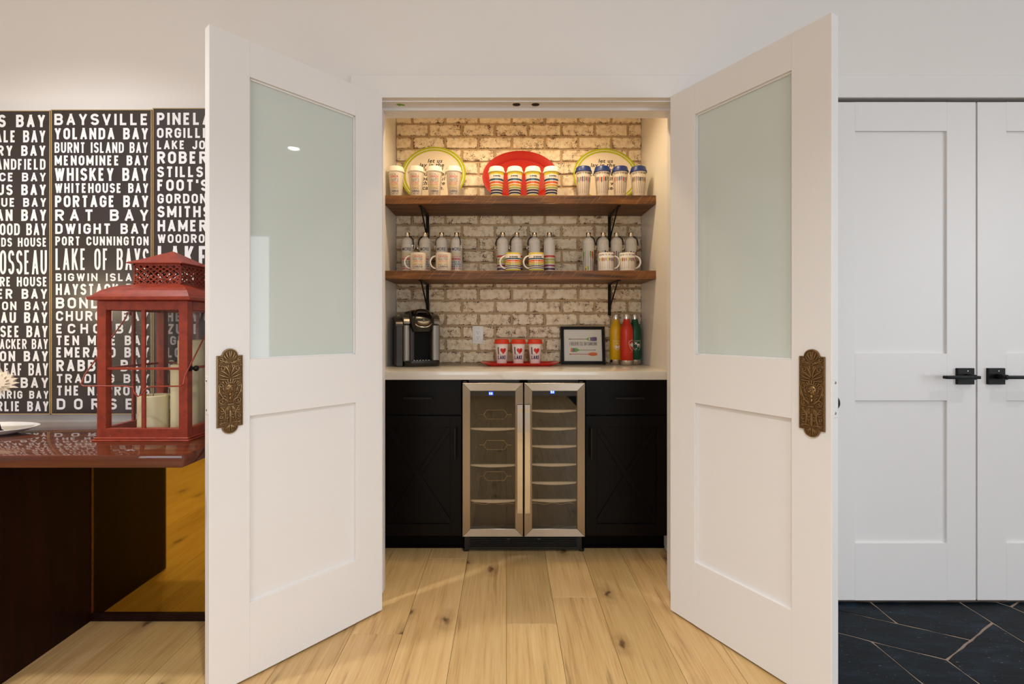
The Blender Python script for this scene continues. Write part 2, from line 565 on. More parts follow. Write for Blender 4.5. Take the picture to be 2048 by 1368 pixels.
# ------------------------------------------------------------------ geometry helpers
class MB:
    """collects shapes in one bmesh, built into one mesh object"""
    def __init__(s):
        s.bm = bmesh.new()
        s.mi = 0

    def _faces(s, fs, smooth=False):
        for f in fs:
            f.material_index = s.mi
            f.smooth = smooth

    def box(s, x0, x1, y0, y1, z0, z1, bev=0.0, seg=1):
        r = bmesh.ops.create_cube(s.bm, size=1.0)
        vs = r['verts']
        for v in vs:
            v.co = Vector(((x0 + x1) / 2 + v.co.x * (x1 - x0), (y0 + y1) / 2 + v.co.y * (y1 - y0), (z0 + z1) / 2 + v.co.z * (z1 - z0)))
        fs = list({f for v in vs for f in v.link_faces})
        if bev > 0:
            es = list({e for v in vs for e in v.link_edges})
            r = bmesh.ops.bevel(s.bm, geom=es, offset=bev, segments=seg, profile=0.5, affect='EDGES')
            fs = list({f for v in r['verts'] for f in v.link_faces} | {f for f in fs if f.is_valid})
        s._faces(fs, seg > 1)
        return s

    def quad(s, *pts):
        f = s.bm.faces.new([s.bm.verts.new(p) for p in pts])
        s._faces([f])
        return s

    def loft(s, rings, cap0=True, cap1=True, smooth=True, closed=True):
        vr = [[s.bm.verts.new(p) for p in r] for r in rings]
        fs = []
        n = len(vr[0])
        for a, b in zip(vr, vr[1:]):
            for i in range(n if closed else n - 1):
                j = (i + 1) % n
                fs.append(s.bm.faces.new((a[i], a[j], b[j], b[i])))
        s._faces(fs, smooth)
        cf = []
        if cap0:
            cf.append(s.bm.faces.new(list(reversed(vr[0]))))
        if cap1:
            cf.append(s.bm.faces.new(vr[-1]))
        s._faces(cf, False)
        return s

    def lathe(s, prof, n=32, cx=0, cy=0, mis=None):
        rings = []
        for r, z in prof:
            if r < 1e-6:
                rings.append([s.bm.verts.new((cx, cy, z))])
            else:
                rings.append([s.bm.verts.new((cx + r * math.cos(2 * PI * i / n), cy + r * math.sin(2 * PI * i / n), z)) for i in range(n)])
        for k, (a, b) in enumerate(zip(rings, rings[1:])):
            fs = []
            for i in range(n):
                j = (i + 1) % n
                if len(a) == 1 and len(b) == 1:
                    continue
                if len(a) == 1:
                    fs.append(s.bm.faces.new((a[0], b[j], b[i])))
                elif len(b) == 1:
                    fs.append(s.bm.faces.new((a[i], a[j], b[0])))
                else:
                    fs.append(s.bm.faces.new((a[i], a[j], b[j], b[i])))
            old = s.mi
            if mis:
                s.mi = mis[k]
            s._faces(fs, True)
            s.mi = old
        return s

    def tube(s, pts, r, n=8, closed=False, flat=1.0, up=None):
        pts = [Vector(p) for p in pts]
        m = len(pts)
        rs = r if isinstance(r, (list, tuple)) else [r] * m
        rings = []
        nrm = None
        for i, p in enumerate(pts):
            if closed:
                t = (pts[(i + 1) % m] - pts[i - 1]).normalized()
            else:
                t = (pts[min(i + 1, m - 1)] - pts[max(i - 1, 0)]).normalized()
            if up is not None:
                nrm = Vector(up)
                nrm = (nrm - t * nrm.dot(t)).normalized()
            elif nrm is None:
                a = Vector((0, 0, 1)) if abs(t.z) < 0.9 else Vector((1, 0, 0))
                nrm = (a - t * a.dot(t)).normalized()
            else:
                nrm = (nrm - t * nrm.dot(t)).normalized()
            bi = t.cross(nrm)
            rings.append([p + (nrm * math.cos(2 * PI * k / n) * flat + bi * math.sin(2 * PI * k / n)) * rs[i] for k in range(n)])
        if closed:
            rings.append(rings[0])
            s.loft(rings, False, False)
        else:
            s.loft(rings)
        return s

    def prism(s, poly, a0, a1, axis='z', bev=0.0):
        """extrude a polygon: axis z: (x,y); axis y: (x,z); axis x: (y,z)"""
        def P(p, a):
            return {'z': (p[0], p[1], a), 'y': (p[0], a, p[1]), 'x': (a, p[0], p[1])}[axis]
        v0 = [s.bm.verts.new(P(p, a0)) for p in poly]
        v1 = [s.bm.verts.new(P(p, a1)) for p in poly]
        fs = [s.bm.faces.new(v0), s.bm.faces.new(list(reversed(v1)))]
        n = len(poly)
        for i in range(n):
            j = (i + 1) % n
            fs.append(s.bm.faces.new((v0[i], v1[i], v1[j], v0[j])))
        if bev > 0:
            es = list({e for f in fs[:2] for e in f.edges})
            r = bmesh.ops.bevel(s.bm, geom=es, offset=bev, segments=1, profile=0.5, affect='EDGES')
            fs = list({f for v in r['verts'] for f in v.link_faces} | {f for f in fs if f.is_valid})
        s._faces(fs, False)
        return s

    def xform(s, mtx):
        bmesh.ops.transform(s.bm, matrix=mtx, verts=s.bm.verts)
        return s

    def mesh(s, name, mats, sharp=0.6):
        bmesh.ops.recalc_face_normals(s.bm, faces=s.bm.faces)
        for e in s.bm.edges:
            if len(e.link_faces) == 2 and e.calc_face_angle(0) > sharp:
                e.smooth = False
        me = bpy.data.meshes.new(name)
        s.bm.to_mesh(me)
        s.bm.free()
        for m in (mats if isinstance(mats, (list, tuple)) else [mats]):
            me.materials.append(M[m] if isinstance(m, str) else m)
        return me


def link(name, me, parent=None, loc=(0, 0, 0), rot=(0, 0, 0)):
    o = bpy.data.objects.new(name, me)
    o.location = loc
    o.rotation_euler = rot
    COL.objects.link(o)
    if parent is not None:
        o.parent = parent
    return o


def obj(name, mb, mats, parent=None, loc=(0, 0, 0), rot=(0, 0, 0)):
    return link(name, mb.mesh(name, mats), parent, loc, rot)


def tag(o, label, cat=None, group=None, kind=None):
    o['label'] = label
    if cat:
        o['category'] = cat
    if group:
        o['group'] = group
    if kind:
        o['kind'] = kind
    return o


def thing(name, label, cat, loc=(0, 0, 0), rotz=0.0, group=None, kind=None):
    o = link(name, None, None, loc, (0, 0, rotz))
    o.empty_display_size = 0.05
    return tag(o, label, cat, group, kind)


def dup(root, loc, rotz, label):
    r = root.copy()
    COL.objects.link(r)
    r.location = loc
    r.rotation_euler = (0, 0, rotz)
    r['label'] = label
    for ch in list(root.children):
        c = ch.copy()
        COL.objects.link(c)
        c.parent = r
        for g in list(ch.children):
            d = g.copy()
            COL.objects.link(d)
            d.parent = c
    return r


def struct(name, mb, mats, label, parent=None):
    o = obj(name, mb, mats, parent)
    if parent is None:
        tag(o, label, kind='structure')
    return o


def W(px, py, y):
    """world point seen at a photograph pixel at the depth y"""
    return Vector(((px - CX) / F * y, y, H - (py - CY) / F * y))


def fl(px, py):
    y = H * F / (py - CY)
    return ((px - CX) / F * y, y)


# ------------------------------------------------------------------ lettering made of strokes
def arc(cx, cy, rx, ry, a0, a1, n=9):
    return [(cx + rx * math.cos(R(a0 + (a1 - a0) * i / n)), cy + ry * math.sin(R(a0 + (a1 - a0) * i / n))) for i in range(n + 1)]


q = 0.26
G = {
    'A': (1.05, [[(0, -.1), (0.5, 1.06), (1, -.1)], [(0.17, .27), (0.83, .27)]]),
    'B': (1.0, [[(0, -.12), (0, 1.12)], [(0, 1), (.6, 1)] + arc(.6, .765, .36, .235, 90, -90)[1:] + [(0, .53)], [(0, 0), (.6, 0)] + arc(.6, .265, .4, .265, -90, 90)[1:] + [(0, .53)]]),
    'C': (1.0, [[(1, .68)] + arc(.5, 1 - q, .5, q, 0, 180) + arc(.5, q, .5, q, 180, 360) + [(1, .32)]]),
    'D': (1.0, [[(0, -.12), (0, 1.12)], [(0, 1), (.5, 1)] + arc(.5, 1 - q, .5, q, 90, 0)[1:] + arc(.5, q, .5, q, 0, -90) + [(0, 0)]]),
    'E': (.86, [[(1, 1), (0, 1), (0, 0), (1, 0)], [(0, .52), (.85, .52)]]),
    'F': (.84, [[(1, 1), (0, 1), (0, -.12)], [(0, .5), (.85, .5)]]),
    'G': (1.0, [[(1, .70)] + arc(.5, 1 - q, .5, q, 0, 180) + arc(.5, q, .5, q, 180, 360) + [(1, .47), (.5, .47)]]),
    'H': (1.0, [[(0, -.12), (0, 1.12)], [(1, -.12), (1, 1.12)], [(0, .52), (1, .52)]]),
    'I': (0.0, [[(0, -.12), (0, 1.12)]]),
    'J': (.86, [[(1, 1.12), (1, q)] + arc(.5, q, .5, q, 0, -180)]),
    'K': (1.0, [[(0, -.12), (0, 1.12)], [(.98, 1.1), (.04, .36)], [(.32, .60), (1.02, -.1)]]),
    'L': (.82, [[(0, 1.12), (0, 0), (1.1, 0)]]),
    'M': (1.25, [[(0, -.12), (0, 1), (.5, .22), (1, 1), (1, -.12)]]),
    'N': (1.02, [[(0, -.12), (0, 1), (1, 0), (1, 1.12)]]),
    'O': (1.0, [[(1, .5)] + arc(.5, 1 - q, .5, q, 0, 180) + arc(.5, q, .5, q, 180, 360) + [(1, .5)]]),
    'P': (.95, [[(0, -.12), (0, 1.12)], [(0, 1), (.55, 1)] + arc(.55, .735, .45, .265, 90, -90)[1:] + [(0, .47)]]),
    'R': (1.0, [[(0, -.12), (0, 1.12)], [(0, 1), (.55, 1)] + arc(.55, .745, .45, .255, 90, -90)[1:] + [(0, .49)], [(.48, .49), (1.02, -.1)]]),
    'S': (.96, [arc(.5, .76, .5, .24, 12, 262, 12) + arc(.5, .255, .5, .255, 86, -168, 12)]),
    'T': (.92, [[(-.1, 1), (1.1, 1)], [(.5, 1), (.5, -.12)]]),
    'U': (1.0, [[(0, 1.12), (0, q)] + arc(.5, q, .5, q, 180, 360) + [(1, 1.12)]]),
    'V': (1.02, [[(0, 1.1), (.5, -.06), (1, 1.1)]]),
    'W': (1.4, [[(0, 1.1), (.26, -.02), (.5, .95), (.74, -.02), (1, 1.1)]]),
    'X': (1.0, [[(0, 1.1), (1, -.1)], [(0, -.1), (1, 1.1)]]),
    'Y': (1.0, [[(0, 1.1), (.5, .42), (1, 1.1)], [(.5, .45), (.5, -.12)]]),
    'Z': (.95, [[(0, 1), (1, 1), (0, 0), (1, 0)]]),
    "'": (0.0, [[(0, 1.12), (0, .74)]]),
    '5': (.9, [[(.9, 1), (.05, 1), (0, .55), (.5, .6)] + arc(.5, .3, .5, .3, 90, -160)]),
    '3': (.9, [arc(.45, .76, .5, .24, 150, -90) + arc(.45, .26, .55, .26, 90, -150)]),
    '&': (1.05, [[(1, 0), (.2, .75)] + arc(.45, .82, .25, .18, 180, 0) + [(.1, .35)] + arc(.45, .22, .42, .22, 160, 340)]),
}


def ribbon(pts, t):
    """a constant-width stroke as quads with mitred corners -> list of 2D quads"""
    v = [Vector(p) for p in pts]
    vv = [v[0]]
    for p in v[1:]:
        if (p - vv[-1]).length > 1e-6:
            vv.append(p)
    v = vv
    n = len(v)
    left, right = [], []
    for i in range(n):
        d0 = (v[i] - v[i - 1]).normalized() if i > 0 else None
        d1 = (v[i + 1] - v[i]).normalized() if i < n - 1 else None
        if d0 is None:
            d0 = d1
        if d1 is None:
            d1 = d0
        n0 = Vector((-d0.y, d0.x))
        n1 = Vector((-d1.y, d1.x))
        b = n0 + n1
        if b.length < 0.3:
            b = n0
            k = 1.0
        else:
            b.normalize()
            k = min(1.0 / max(b.dot(n0), 0.2), 2.2)
        left.append(v[i] + b * t / 2 * k)
        right.append(v[i] - b * t / 2 * k)
    return [(right[i], right[i + 1], left[i + 1], left[i]) for i in range(n - 1)]


def letter_quads(ch, x, w, h, t):
    out = []
    layer = 0
    for st in G[ch][1]:
        pts = [Vector((x + t / 2 + u * (w - t), t / 2 + v * (h - t))) for u, v in st]
        # strokes break at sharp corners, each piece lies a hair above the last
        runs, cur = [], [pts[0]]
        for i in range(1, len(pts) - 1):
            cur.append(pts[i])
            a, b = pts[i] - pts[i - 1], pts[i + 1] - pts[i]
            if a.length > 1e-6 and b.length > 1e-6 and a.normalized().dot(b.normalized()) < -.12:
                cur[-1] = pts[i] + a.normalized() * t * .45
                runs.append(cur)
                cur = [pts[i] - b.normalized() * t * .45]
        cur.append(pts[-1])
        runs.append(cur)
        for r_ in runs:
            for q_ in ribbon(r_, t):
                out.append([Vector((min(max(p[0], x - .04 * h), x + max(w, t) + .04 * h), min(max(p[1], 0), h), layer)) for p in q_])
            layer += 1
    return out


def text_quads(text, x0, x1, h, tk=0.2, wide=0.64, gap=0.2, align='fit', prefix=''):
    """letters between x0 and x1, height h, baseline 0; fit: widths and gaps set so the line fills the width"""
    t = tk * h
    rel = lambda c: G[c][0]
    def total(bw, g, s_=None):
        w = 0
        for i, c in enumerate(s_ or text):
            if c == ' ':
                w += bw * 0.62 + g
            else:
                w += max(t, rel(c) * bw if rel(c) > 0 else t) + g
        return w - g
    bw, g = wide * h, gap * h
    L = x1 - x0
    if align == 'fit':
        T = total(bw, g)
        if T > L:
            lo, hi = 0.05, 1.0
            for _ in range(30):
                k = (lo + hi) / 2
                if total(bw * (.45 + .55 * k), g * k) > L:
                    hi = k
                else:
                    lo = k
            bw, g = bw * (.45 + .55 * k), g * k
            t = min(t, .34 * bw)
        else:
            bw2 = min(0.78 * h, bw * L / T)
            bw = bw2
            T = total(bw, g)
            n = len(text) - 1 + text.count(' ') * 0
            g += (L - T) / max(n, 1)
        x = x0
    elif align == 'right':
        x = x1 - total(bw, g)
    else:
        x = x0
    out = []
    if prefix:
        # letters before the measured part keep its size and pitch
        full = prefix + text
        x -= total(bw, g, prefix) + g
        text = full
    for c in text:
        if c == ' ':
            x += bw * 0.62 + g
            continue
        w = max(t, rel(c) * bw if rel(c) > 0 else t)
        out += letter_quads(c, x, w, h, t)
        x += w + g
    return out


def tri_text(body, size, shear=0.0, offset=0.0, align='CENTER', space=1.0):
    """Blender's built-in font as 2D polygons"""
    c = bpy.data.curves.new('text', 'FONT')
    c.body = body
    c.size = size
    c.shear = shear
    c.offset = offset
    c.align_x = align
    c.space_character = space
    c.resolution_u = 3
    o = bpy.data.objects.new('text', c)
    me = bpy.data.meshes.new_from_object(o)
    polys = [[Vector((me.vertices[i].co.x, me.vertices[i].co.y)) for i in p.vertices] for p in me.polygons]
    bpy.data.objects.remove(o)
    bpy.data.curves.remove(c)
    bpy.data.meshes.remove(me)
    return polys


def put(mb, polys, fn, mi=0):
    """2D polygons laid onto a surface by fn(u, v) -> 3D"""
    mb.mi = mi
    for p in polys:
        try:
            vs = []
            for a in p:
                c = Vector(fn(a[0], a[1]))
                if len(a) > 2 and a[2]:
                    c += (Vector((c.x, c.y, 0)).normalized() if getattr(fn, 'radial', False) else Vector((0, -1, 0))) * .00012 * a[2]
                vs.append(mb.bm.verts.new(c))
            f = mb.bm.faces.new(vs)
            f.material_index = mi
        except ValueError:
            pass
    mb.mi = 0


def shift(polys, dx, dy, k=1.0, kx=None):
    kx = k if kx is None else kx
    return [[Vector((p[0] * kx + dx, p[1] * k + dy) + ((p[2],) if len(p) > 2 else ())) for p in q_] for q_ in polys]


def on_cone(r_of_z, a0=-PI / 2, eps=0.0006):
    """map (u along the surface, z) onto a body of revolution, u=0 facing a0"""
    def fn(u, z):
        r = r_of_z(z)
        a = a0 + u / max(r, 1e-4)
        return ((r + eps) * math.cos(a), (r + eps) * math.sin(a), z)
    fn.radial = True
    return fn


def rect(x0, x1, z0, z1, nx=1):
    return [[Vector((x0 + (x1 - x0) * i / nx, z0)), Vector((x0 + (x1 - x0) * (i + 1) / nx, z0)), Vector((x0 + (x1 - x0) * (i + 1) / nx, z1)), Vector((x0 + (x1 - x0) * i / nx, z1))] for i in range(nx)]


def oval(cx, cz, rx, rz, n=14):
    return [[Vector((cx + rx * math.cos(2 * PI * i / n), cz + rz * math.sin(2 * PI * i / n))) for i in range(n)]]


def smallprint(x0, x1, z, h, rnd):
    """a row of print too small to read: little upright marks"""
    out = []
    x = x0
    while x < x1:
        w = h * rnd.uniform(0.18, 0.4)
        if rnd.random() < 0.85:
            out += rect(x, min(x + w, x1), z + h * rnd.uniform(0, .1), z + h * rnd.uniform(0.75, 1))
        x += w + h * 0.22
    return out


# ------------------------------------------------------------------ the setting
YW, YC, YJ, YB = 2.0, 1.985, 2.155, 2.93           # wall face, casing face, back of the front wall, niche back
NX0, NX1 = -0.66, 0.806                              # niche sides
OX0, OX1, OZ = -0.535, 0.706, 2.056                 # door opening
CX0, CX1 = 1.30, 2.545                               # closet opening
XL, XR, YR = -4.0, 4.2, -3.4                         # room

floor_mb = MB()
floor_mb.box(XL, XR + 0.1, YR - 0.1, 3.1, -0.12, -0.012)
floor = struct('floor', floor_mb, 'grout', 'floor of wide oak planks meeting black slate at the right')

PWD = 0.1905
ends = {-1: [-3.4, -1.2, 0.75, 2.62], 0: [-3.4, -1.7, 0.1, 1.858, 2.62], 1: [-3.4, -0.4, 1.0, 2.0425, 2.62], 2: [-3.4, -1.1, 0.95, 2.62], -2: [-3.4, -0.8, 0.9, 2.386, 2.62], -3: [-3.4, -0.3, 1.796, 2.62],
        3: [-3.4, -1.5, 0.4, 2.62], -4: [-3.4, -1.0, 1.2, 2.62]}
for k in range(-21, 6):
    xa, xb = k * PWD, (k + 1) * PWD
    if xb < XL or xa > 1.0:
        continue
    xa, xb = max(xa, XL), min(xb, 1.0)
    e = ends.get(k)
    if e is None:
        a = random.uniform(-2.6, -1.4)
        e = [-3.4, a, a + random.uniform(1.7, 2.1)]
        e.append(2.62 if -4 <= k <= 4 else 1.995)
    for y0, y1 in zip(e, e[1:]):
        if y1 - y0 < 0.05:
            continue
        y1c = y1
        mb = MB()
        g = 0.0006
        mb.box(xa + g, xb - g, y0 + g, y1c - g, -0.012, 0.0, 0.0008)
        pk = obj('plank', mb, 'oak', floor)
        tn = {(0, .1): .80, (-1, .75): .94, (1, 1.0): .95, (-3, -.3): .97, (-2, .9): 1.03, (0, 1.858): .80}.get((k, round(y0, 3)), random.uniform(.90, 1.06))
        if k == 0 and y0 == .1:
            tn = 1.02
        pk.color = (tn, tn * random.uniform(.97, 1.0), tn * random.uniform(.93, .99), 1)


def clip(poly, axis, val, keep_greater):
    out = []
    n = len(poly)
    for i in range(n):
        a, b = poly[i], poly[(i + 1) % n]
        ia = (a[axis] >= val) == keep_greater
        ib = (b[axis] >= val) == keep_greater
        if ia:
            out.append(a)
        if ia != ib:
            t = (val - a[axis]) / (b[axis] - a[axis])
            out.append((a[0] + (b[0] - a[0]) * t, a[1] + (b[1] - a[1]) * t))
    return out


def inset(poly, d):
    """move every edge of a convex-ish polygon inward by d"""
    area = sum(poly[i][0] * poly[(i + 1) % len(poly)][1] - poly[(i + 1) % len(poly)][0] * poly[i][1] for i in range(len(poly)))
    if area < 0:
        poly = poly[::-1]
    n = len(poly)
    out = []
    for i in range(n):
        p0, p1, p2 = Vector(poly[i - 1]), Vector(poly[i]), Vector(poly[(i + 1) % n])
        d0, d1 = (p1 - p0).normalized(), (p2 - p1).normalized()
        n0, n1 = Vector((-d0.y, d0.x)), Vector((-d1.y, d1.x))
        b = n0 + n1
        k = 1.0 / max(0.35, 1 + n0.dot(n1))
        out.append(p1 + b * k * d)
    return [(p.x, p.y) for p in out]


tiles_px = [
    [(1598, 1203), (1740, 1203), (1795.5, 1247)],
    [(1740, 1203), (1918, 1203), (1985, 1245), (1943, 1280), (1795.5, 1247)],
    [(1450, 1203), (1598, 1203), (1795.5, 1247), (1943, 1280), (1893, 1319), (1742, 1282), (1450, 1208)],
    [(1450, 1208), (1742, 1282), (1847, 1368), (1990, 1485), (1450, 1485)],
    [(1742, 1282), (1893, 1319), (1960, 1368), (2110, 1478), (1990, 1485), (1847, 1368)],
    [(1985, 1245), (2048, 1284), (2500, 1563), (2110, 1478), (1960, 1368), (1893, 1319), (1943, 1280)],
    [(1918, 1203), (1990, 1203), (2022, 1213), (2100, 1248), (2380, 1370), (2500, 1563), (2048, 1284), (1985, 1245)],
    [(1990, 1203), (2036, 1203), (2022, 1213)],
    [(2036, 1203), (2120, 1203), (2500, 1330), (2380, 1370), (2100, 1248), (2022, 1213)],
]
for poly in tiles_px:
    fp = [fl(*p) for p in poly]
    fp = clip(fp, 0, 1.004, True)
    fp = clip(fp, 0, 4.1, False) if len(fp) > 2 else fp
    fp = clip(fp, 1, 2.06, False) if len(fp) > 2 else fp
    if len(fp) < 3:
        continue
    fp = inset(fp, 0.0043)
    jag = []
    for i_ in range(len(fp)):
        p0, p1 = Vector(fp[i_]), Vector(fp[(i_ + 1) % len(fp)])
        m_ = max(1, min(9, int((p1 - p0).length / .04)))
        nn = Vector((-(p1 - p0).y, (p1 - p0).x)).normalized() if (p1 - p0).length > 1e-6 else Vector((0, 0))
        for s_ in range(m_):
            jag.append(tuple(p0 + (p1 - p0) * s_ / m_ + (nn * random.uniform(-.0024, .0016) if s_ else nn * 0)))
    fp = jag
    obj('slate_slab', MB().prism(fp, -0.014, 0.0, 'z', 0.0012), 'slate', floor)
obj('grout_bed', MB().box(1.002, 4.1, -3.4, 2.06, -0.0125, -0.0022), 'grout', floor)
# slate further into the room, out of sight below the frame
for ix in range(4):
    for iy in range(5):
        xa = 1.004 + ix * 0.78
        ya = 1.28 - (iy + 1) * 0.92
        obj('slate_slab', MB().box(xa + .003, xa + .777, ya + .003, ya + .917, -0.014, -0.001, 0.001), 'slate', floor)

# front wall with the double-door opening and the closet opening
wf = MB()
wf.box(XL, OX0 - 0.02, YW, YJ, 0, CEIL)
wf.box(OX1 + 0.02, CX0, YW, YJ, 0, CEIL)
wf.box(CX1, XR, YW, YJ, 0, CEIL)
wf.box(OX0 - 0.02, OX1 + 0.02, YW, YJ, OZ + 0.02, CEIL)
wf.box(CX0, CX1, YW, YJ, 2.06, CEIL)
struct('wall_front', wf, 'wall', 'white painted wall around the pantry opening and the closet')
struct('wall_left', MB().box(XL - 0.1, XL, YR, YJ, 0, CEIL), 'wall', 'white painted wall at the far left of the room')
wr = MB()
wr.box(XR, XR + 0.1, YR, -1.75, 0, CEIL)
wr.box(XR, XR + 0.1, 0.05, YJ, 0, CEIL)
wr.box(XR, XR + 0.1, -1.75, 0.05, 0, 0.6)
wr.box(XR, XR + 0.1, -1.75, 0.05, 2.4, CEIL)
struct('wall_right', wr, 'wall', 'white painted wall at the far right of the room')
wb = MB()
for a, b in ((XL, -2.7), (-0.7, 0.7), (2.7, XR)):
    wb.box(a, b, YR - 0.1, YR, 0, CEIL)
for a, b in ((-2.7, -0.7), (0.7, 2.7)):
    wb.box(a, b, YR - 0.1, YR, 0, 0.75)
    wb.box(a, b, YR - 0.1, YR, 2.35, CEIL)
struct('wall_rear', wb, 'wall', 'white painted wall behind the camera with two windows')
for i, (a, b) in enumerate(((-2.7, -0.7), (0.7, 2.7))):
    w = MB()
    for (x0, x1, z0, z1) in ((a, b, .75, .8), (a, b, 2.3, 2.35), (a, a + .05, .8, 2.3), (b - .05, b, .8, 2.3), ((a + b) / 2 - .02, (a + b) / 2 + .02, .8, 2.3)):
        w.box(x0, x1, YR - .09, YR - .03, z0, z1, .003)
    wo = struct('window_%d' % (i + 1), w, 'trim', ('left' if i == 0 else 'right') + ' white framed window in the wall behind the camera')
    obj('pane', MB().box(a + .05, b - .05, YR - .064, YR - .058, .8, 2.3), 'clear_glass', wo)
w = MB()
for (y0, y1, z0, z1) in ((-1.75, .05, .6, .65), (-1.75, .05, 2.35, 2.4), (-1.75, -1.70, .65, 2.35), (0, .05, .65, 2.35), (-.87, -.83, .65, 2.35)):
    w.box(XR + .03, XR + .09, y0, y1, z0, z1, .003)
wo = struct('window_3', w, 'trim', 'white framed window in the right wall of the room')
obj('pane', MB().box(XR + .058, XR + .064, -1.70, 0, .65, 2.35), 'clear_glass', wo)
struct('ceiling', MB().box(XL - .1, XR + .1, YR - .1, YJ, CEIL, CEIL + .1), 'ceiling', 'white ceiling of the room with recessed lights')

wc = MB()
wc.box(CX0 - .12, CX1 + .12, 2.70, 2.76, 0, 2.3)
wc.box(CX0 - .12, CX0 - .06, YJ, 2.70, 0, 2.3)
wc.box(CX1 + .06, CX1 + .12, YJ, 2.70, 0, 2.3)
wc.box(CX0 - .12, CX1 + .12, YJ, 2.76, 2.3, 2.36)
struct('wall_closet', wc, 'wall', 'inner walls of the closet behind its two doors')

# niche shell
struct('wall_niche_left', MB().box(NX0 - 0.1, NX0, YJ, YB + 0.1, 0, 2.54), 'niche', 'cream painted left side wall of the pantry niche')
struct('wall_niche_right', MB().box(NX1, NX1 + 0.1, YJ, YB + 0.1, 0, 2.54), 'niche', 'cream painted right side wall of the pantry niche')
struct('ceiling_niche', MB().box(NX0, NX1, YJ, YB + 0.1, NCEIL, NCEIL + .1), 'niche', 'ceiling of the pantry niche')
back = struct('wall_back', MB().box(NX0, NX1, YB + .004, YB + 0.1, 0, NCEIL), 'mortar', 'whitewashed brick wall at the back of the niche')

# bricks: a few shaped variants, shared
def brick_mesh(L_, Hh, seed):
    rnd = random.Random(seed)
    nx, nz = 5, 2
    bm = MB()
    front, mid = {}, {}
    def j(a):
        return rnd.uniform(-a, a)
    per = [(i / nx, 0) for i in range(nx)] + [(1, i / nz) for i in range(nz)] + [(1 - i / nx, 1) for i in range(nx)] + [(0, 1 - i / nz) for i in range(nz)]
    r0, r1, r2 = [], [], []
    for u, v in per:
        x, z = (u - .5) * L_, (v - .5) * Hh
        jx, jz = j(.0016), j(.0016)
        r0.append((x + jx * .5, 0.012, z + jz * .5))
        r1.append((x + jx, 0.0015, z + jz))
        k = 0.0035
        r2.append((x * (1 - 2 * k / L_) + jx, -0.0012 + j(.0008), z * (1 - 2 * k / Hh) + jz))
    bm.loft([r0, r1, r2], False, True, smooth=False)
    return bm.mesh('brick', 'brick')


PB, PH = 0.1984, 0.07535
BH, BL = PH - 0.0115, PB - 0.0125
full = [brick_mesh(BL, BH, 100 + i) for i in range(7)]
z_bed = H - (702 - CY) / 334.47                     # a bed joint seen at pixel row 702
row0 = int(math.floor((0.905 - z_bed) / PH))
for r_ in range(row0, 24):
    zc = z_bed + (r_ + .5) * PH
    z0, z1 = zc - BH / 2, zc + BH / 2
    if z0 > NCEIL - .02:
        break
    xo = (857.3 if r_ % 2 == 1 else 824.3)
    xo = (xo - CX) / 334.47
    k0 = int(math.floor((NX0 - xo) / PB)) - 1
    for k in range(k0, k0 + 11):
        a, b = xo + k * PB + .00625, xo + (k + 1) * PB - .00625
        a2, b2 = max(a, NX0 + .001), min(b, NX1 - .001)
        if b2 - a2 < 0.02:
            continue
        hh = min(z1, NCEIL - .002) - z0
        if b2 - a2 < BL - .001 or hh < BH - .001:
            me = brick_mesh(b2 - a2, hh, r_ * 31 + k)
        else:
            me = full[random.randrange(7)]
        o = link('brick', me, back, ((a2 + b2) / 2, YB - .0035 + random.uniform(-.0015, .0015), z0 + hh / 2))

# jamb lining and casings
tj = MB()
tj.box(OX0 - .02, OX0, YC + .001, YJ, 0, OZ)
tj.box(OX1, OX1 + .02, YC + .001, YJ, 0, OZ)
tj.box(OX0 - .02, OX1 + .02, YC + .001, YJ, OZ, OZ + .02)
# stops and the stepped head
tj.box(OX0, OX1, YC + .030, YC + .036, OZ - .004, OZ)
tj.box(OX0, OX1, 2.078, YJ, OZ - .011, OZ)
tj.box(OX0, OX0 + .011, 2.078, 2.115, 0, OZ - .011)
tj.box(OX1 - .011, OX1, 2.078, 2.115, 0, OZ - .011)
t1 = struct('trim_1', tj, 'trim', 'white jamb lining and stops of the pantry opening')
for i, px in enumerate((1033, 1071)):
    mb = MB().lathe([(0, 0), (.0145, 0), (.0165, .0015), (.0165, .003), (0, .003)], 24)
    mb.lathe([(0, -.0015), (.007, -.0005), (.008, .001), (0, .001)], 16)
    mb.xform(Matrix.Scale(0.75, 4, (0, 1, 0)))
    p = W(px, 208, 2.045)
    obj('ball_catch', mb, 'catch', t1, (p.x, 2.047, OZ - .003))
p = W(800, 208, 2.045)
tag(obj('tape_scrap', MB().prism([(-.016, -.006), (-.004, -.012), (.017, -.002), (.018, .008), (.002, .005), (-.006, .011)], -.0012, .0, 'z'), 'tape', None, (p.x, 2.05, OZ - .0002)),
    'torn scrap of green tape stuck under the head of the opening', 'tape')

tc_ = MB()
tc_.box(-.632, 2.72, YC, YW, OZ + .0005, 2.147, .0015)
struct('trim_2', tc_, 'trim', 'wide flat white casing board over both openings')
ts = MB()
ts.box(-.632, OX0, YC, YW, 0, OZ + .002, .0015)
struct('trim_3', ts, 'trim', 'flat white casing on the left of the pantry opening')
ts = MB()
ts.box(OX1, CX0, YC, YW, 0, OZ + .002, .0015)
struct('trim_4', ts, 'trim', 'flat white casing between the pantry opening and the closet')
ts = MB()
ts.box(CX1, CX1 + .1, YC, YW, 0, OZ + .002, .0015)
struct('trim_5', ts, 'trim', 'flat white casing at the far right of the closet')
struct('baseboard_left', MB().box(XL, -.632, YC + .001, YW, 0, .13, .002), 'trim', 'white baseboard behind the console table')

# ------------------------------------------------------------------ the open pair of doors
def objw(name, mb, mats, parent, root):
    """mesh given in world coordinates, under a root that is only shifted"""
    mb.xform(Matrix.Translation(-Vector(root.location)))
    return obj(name, mb, mats, parent)


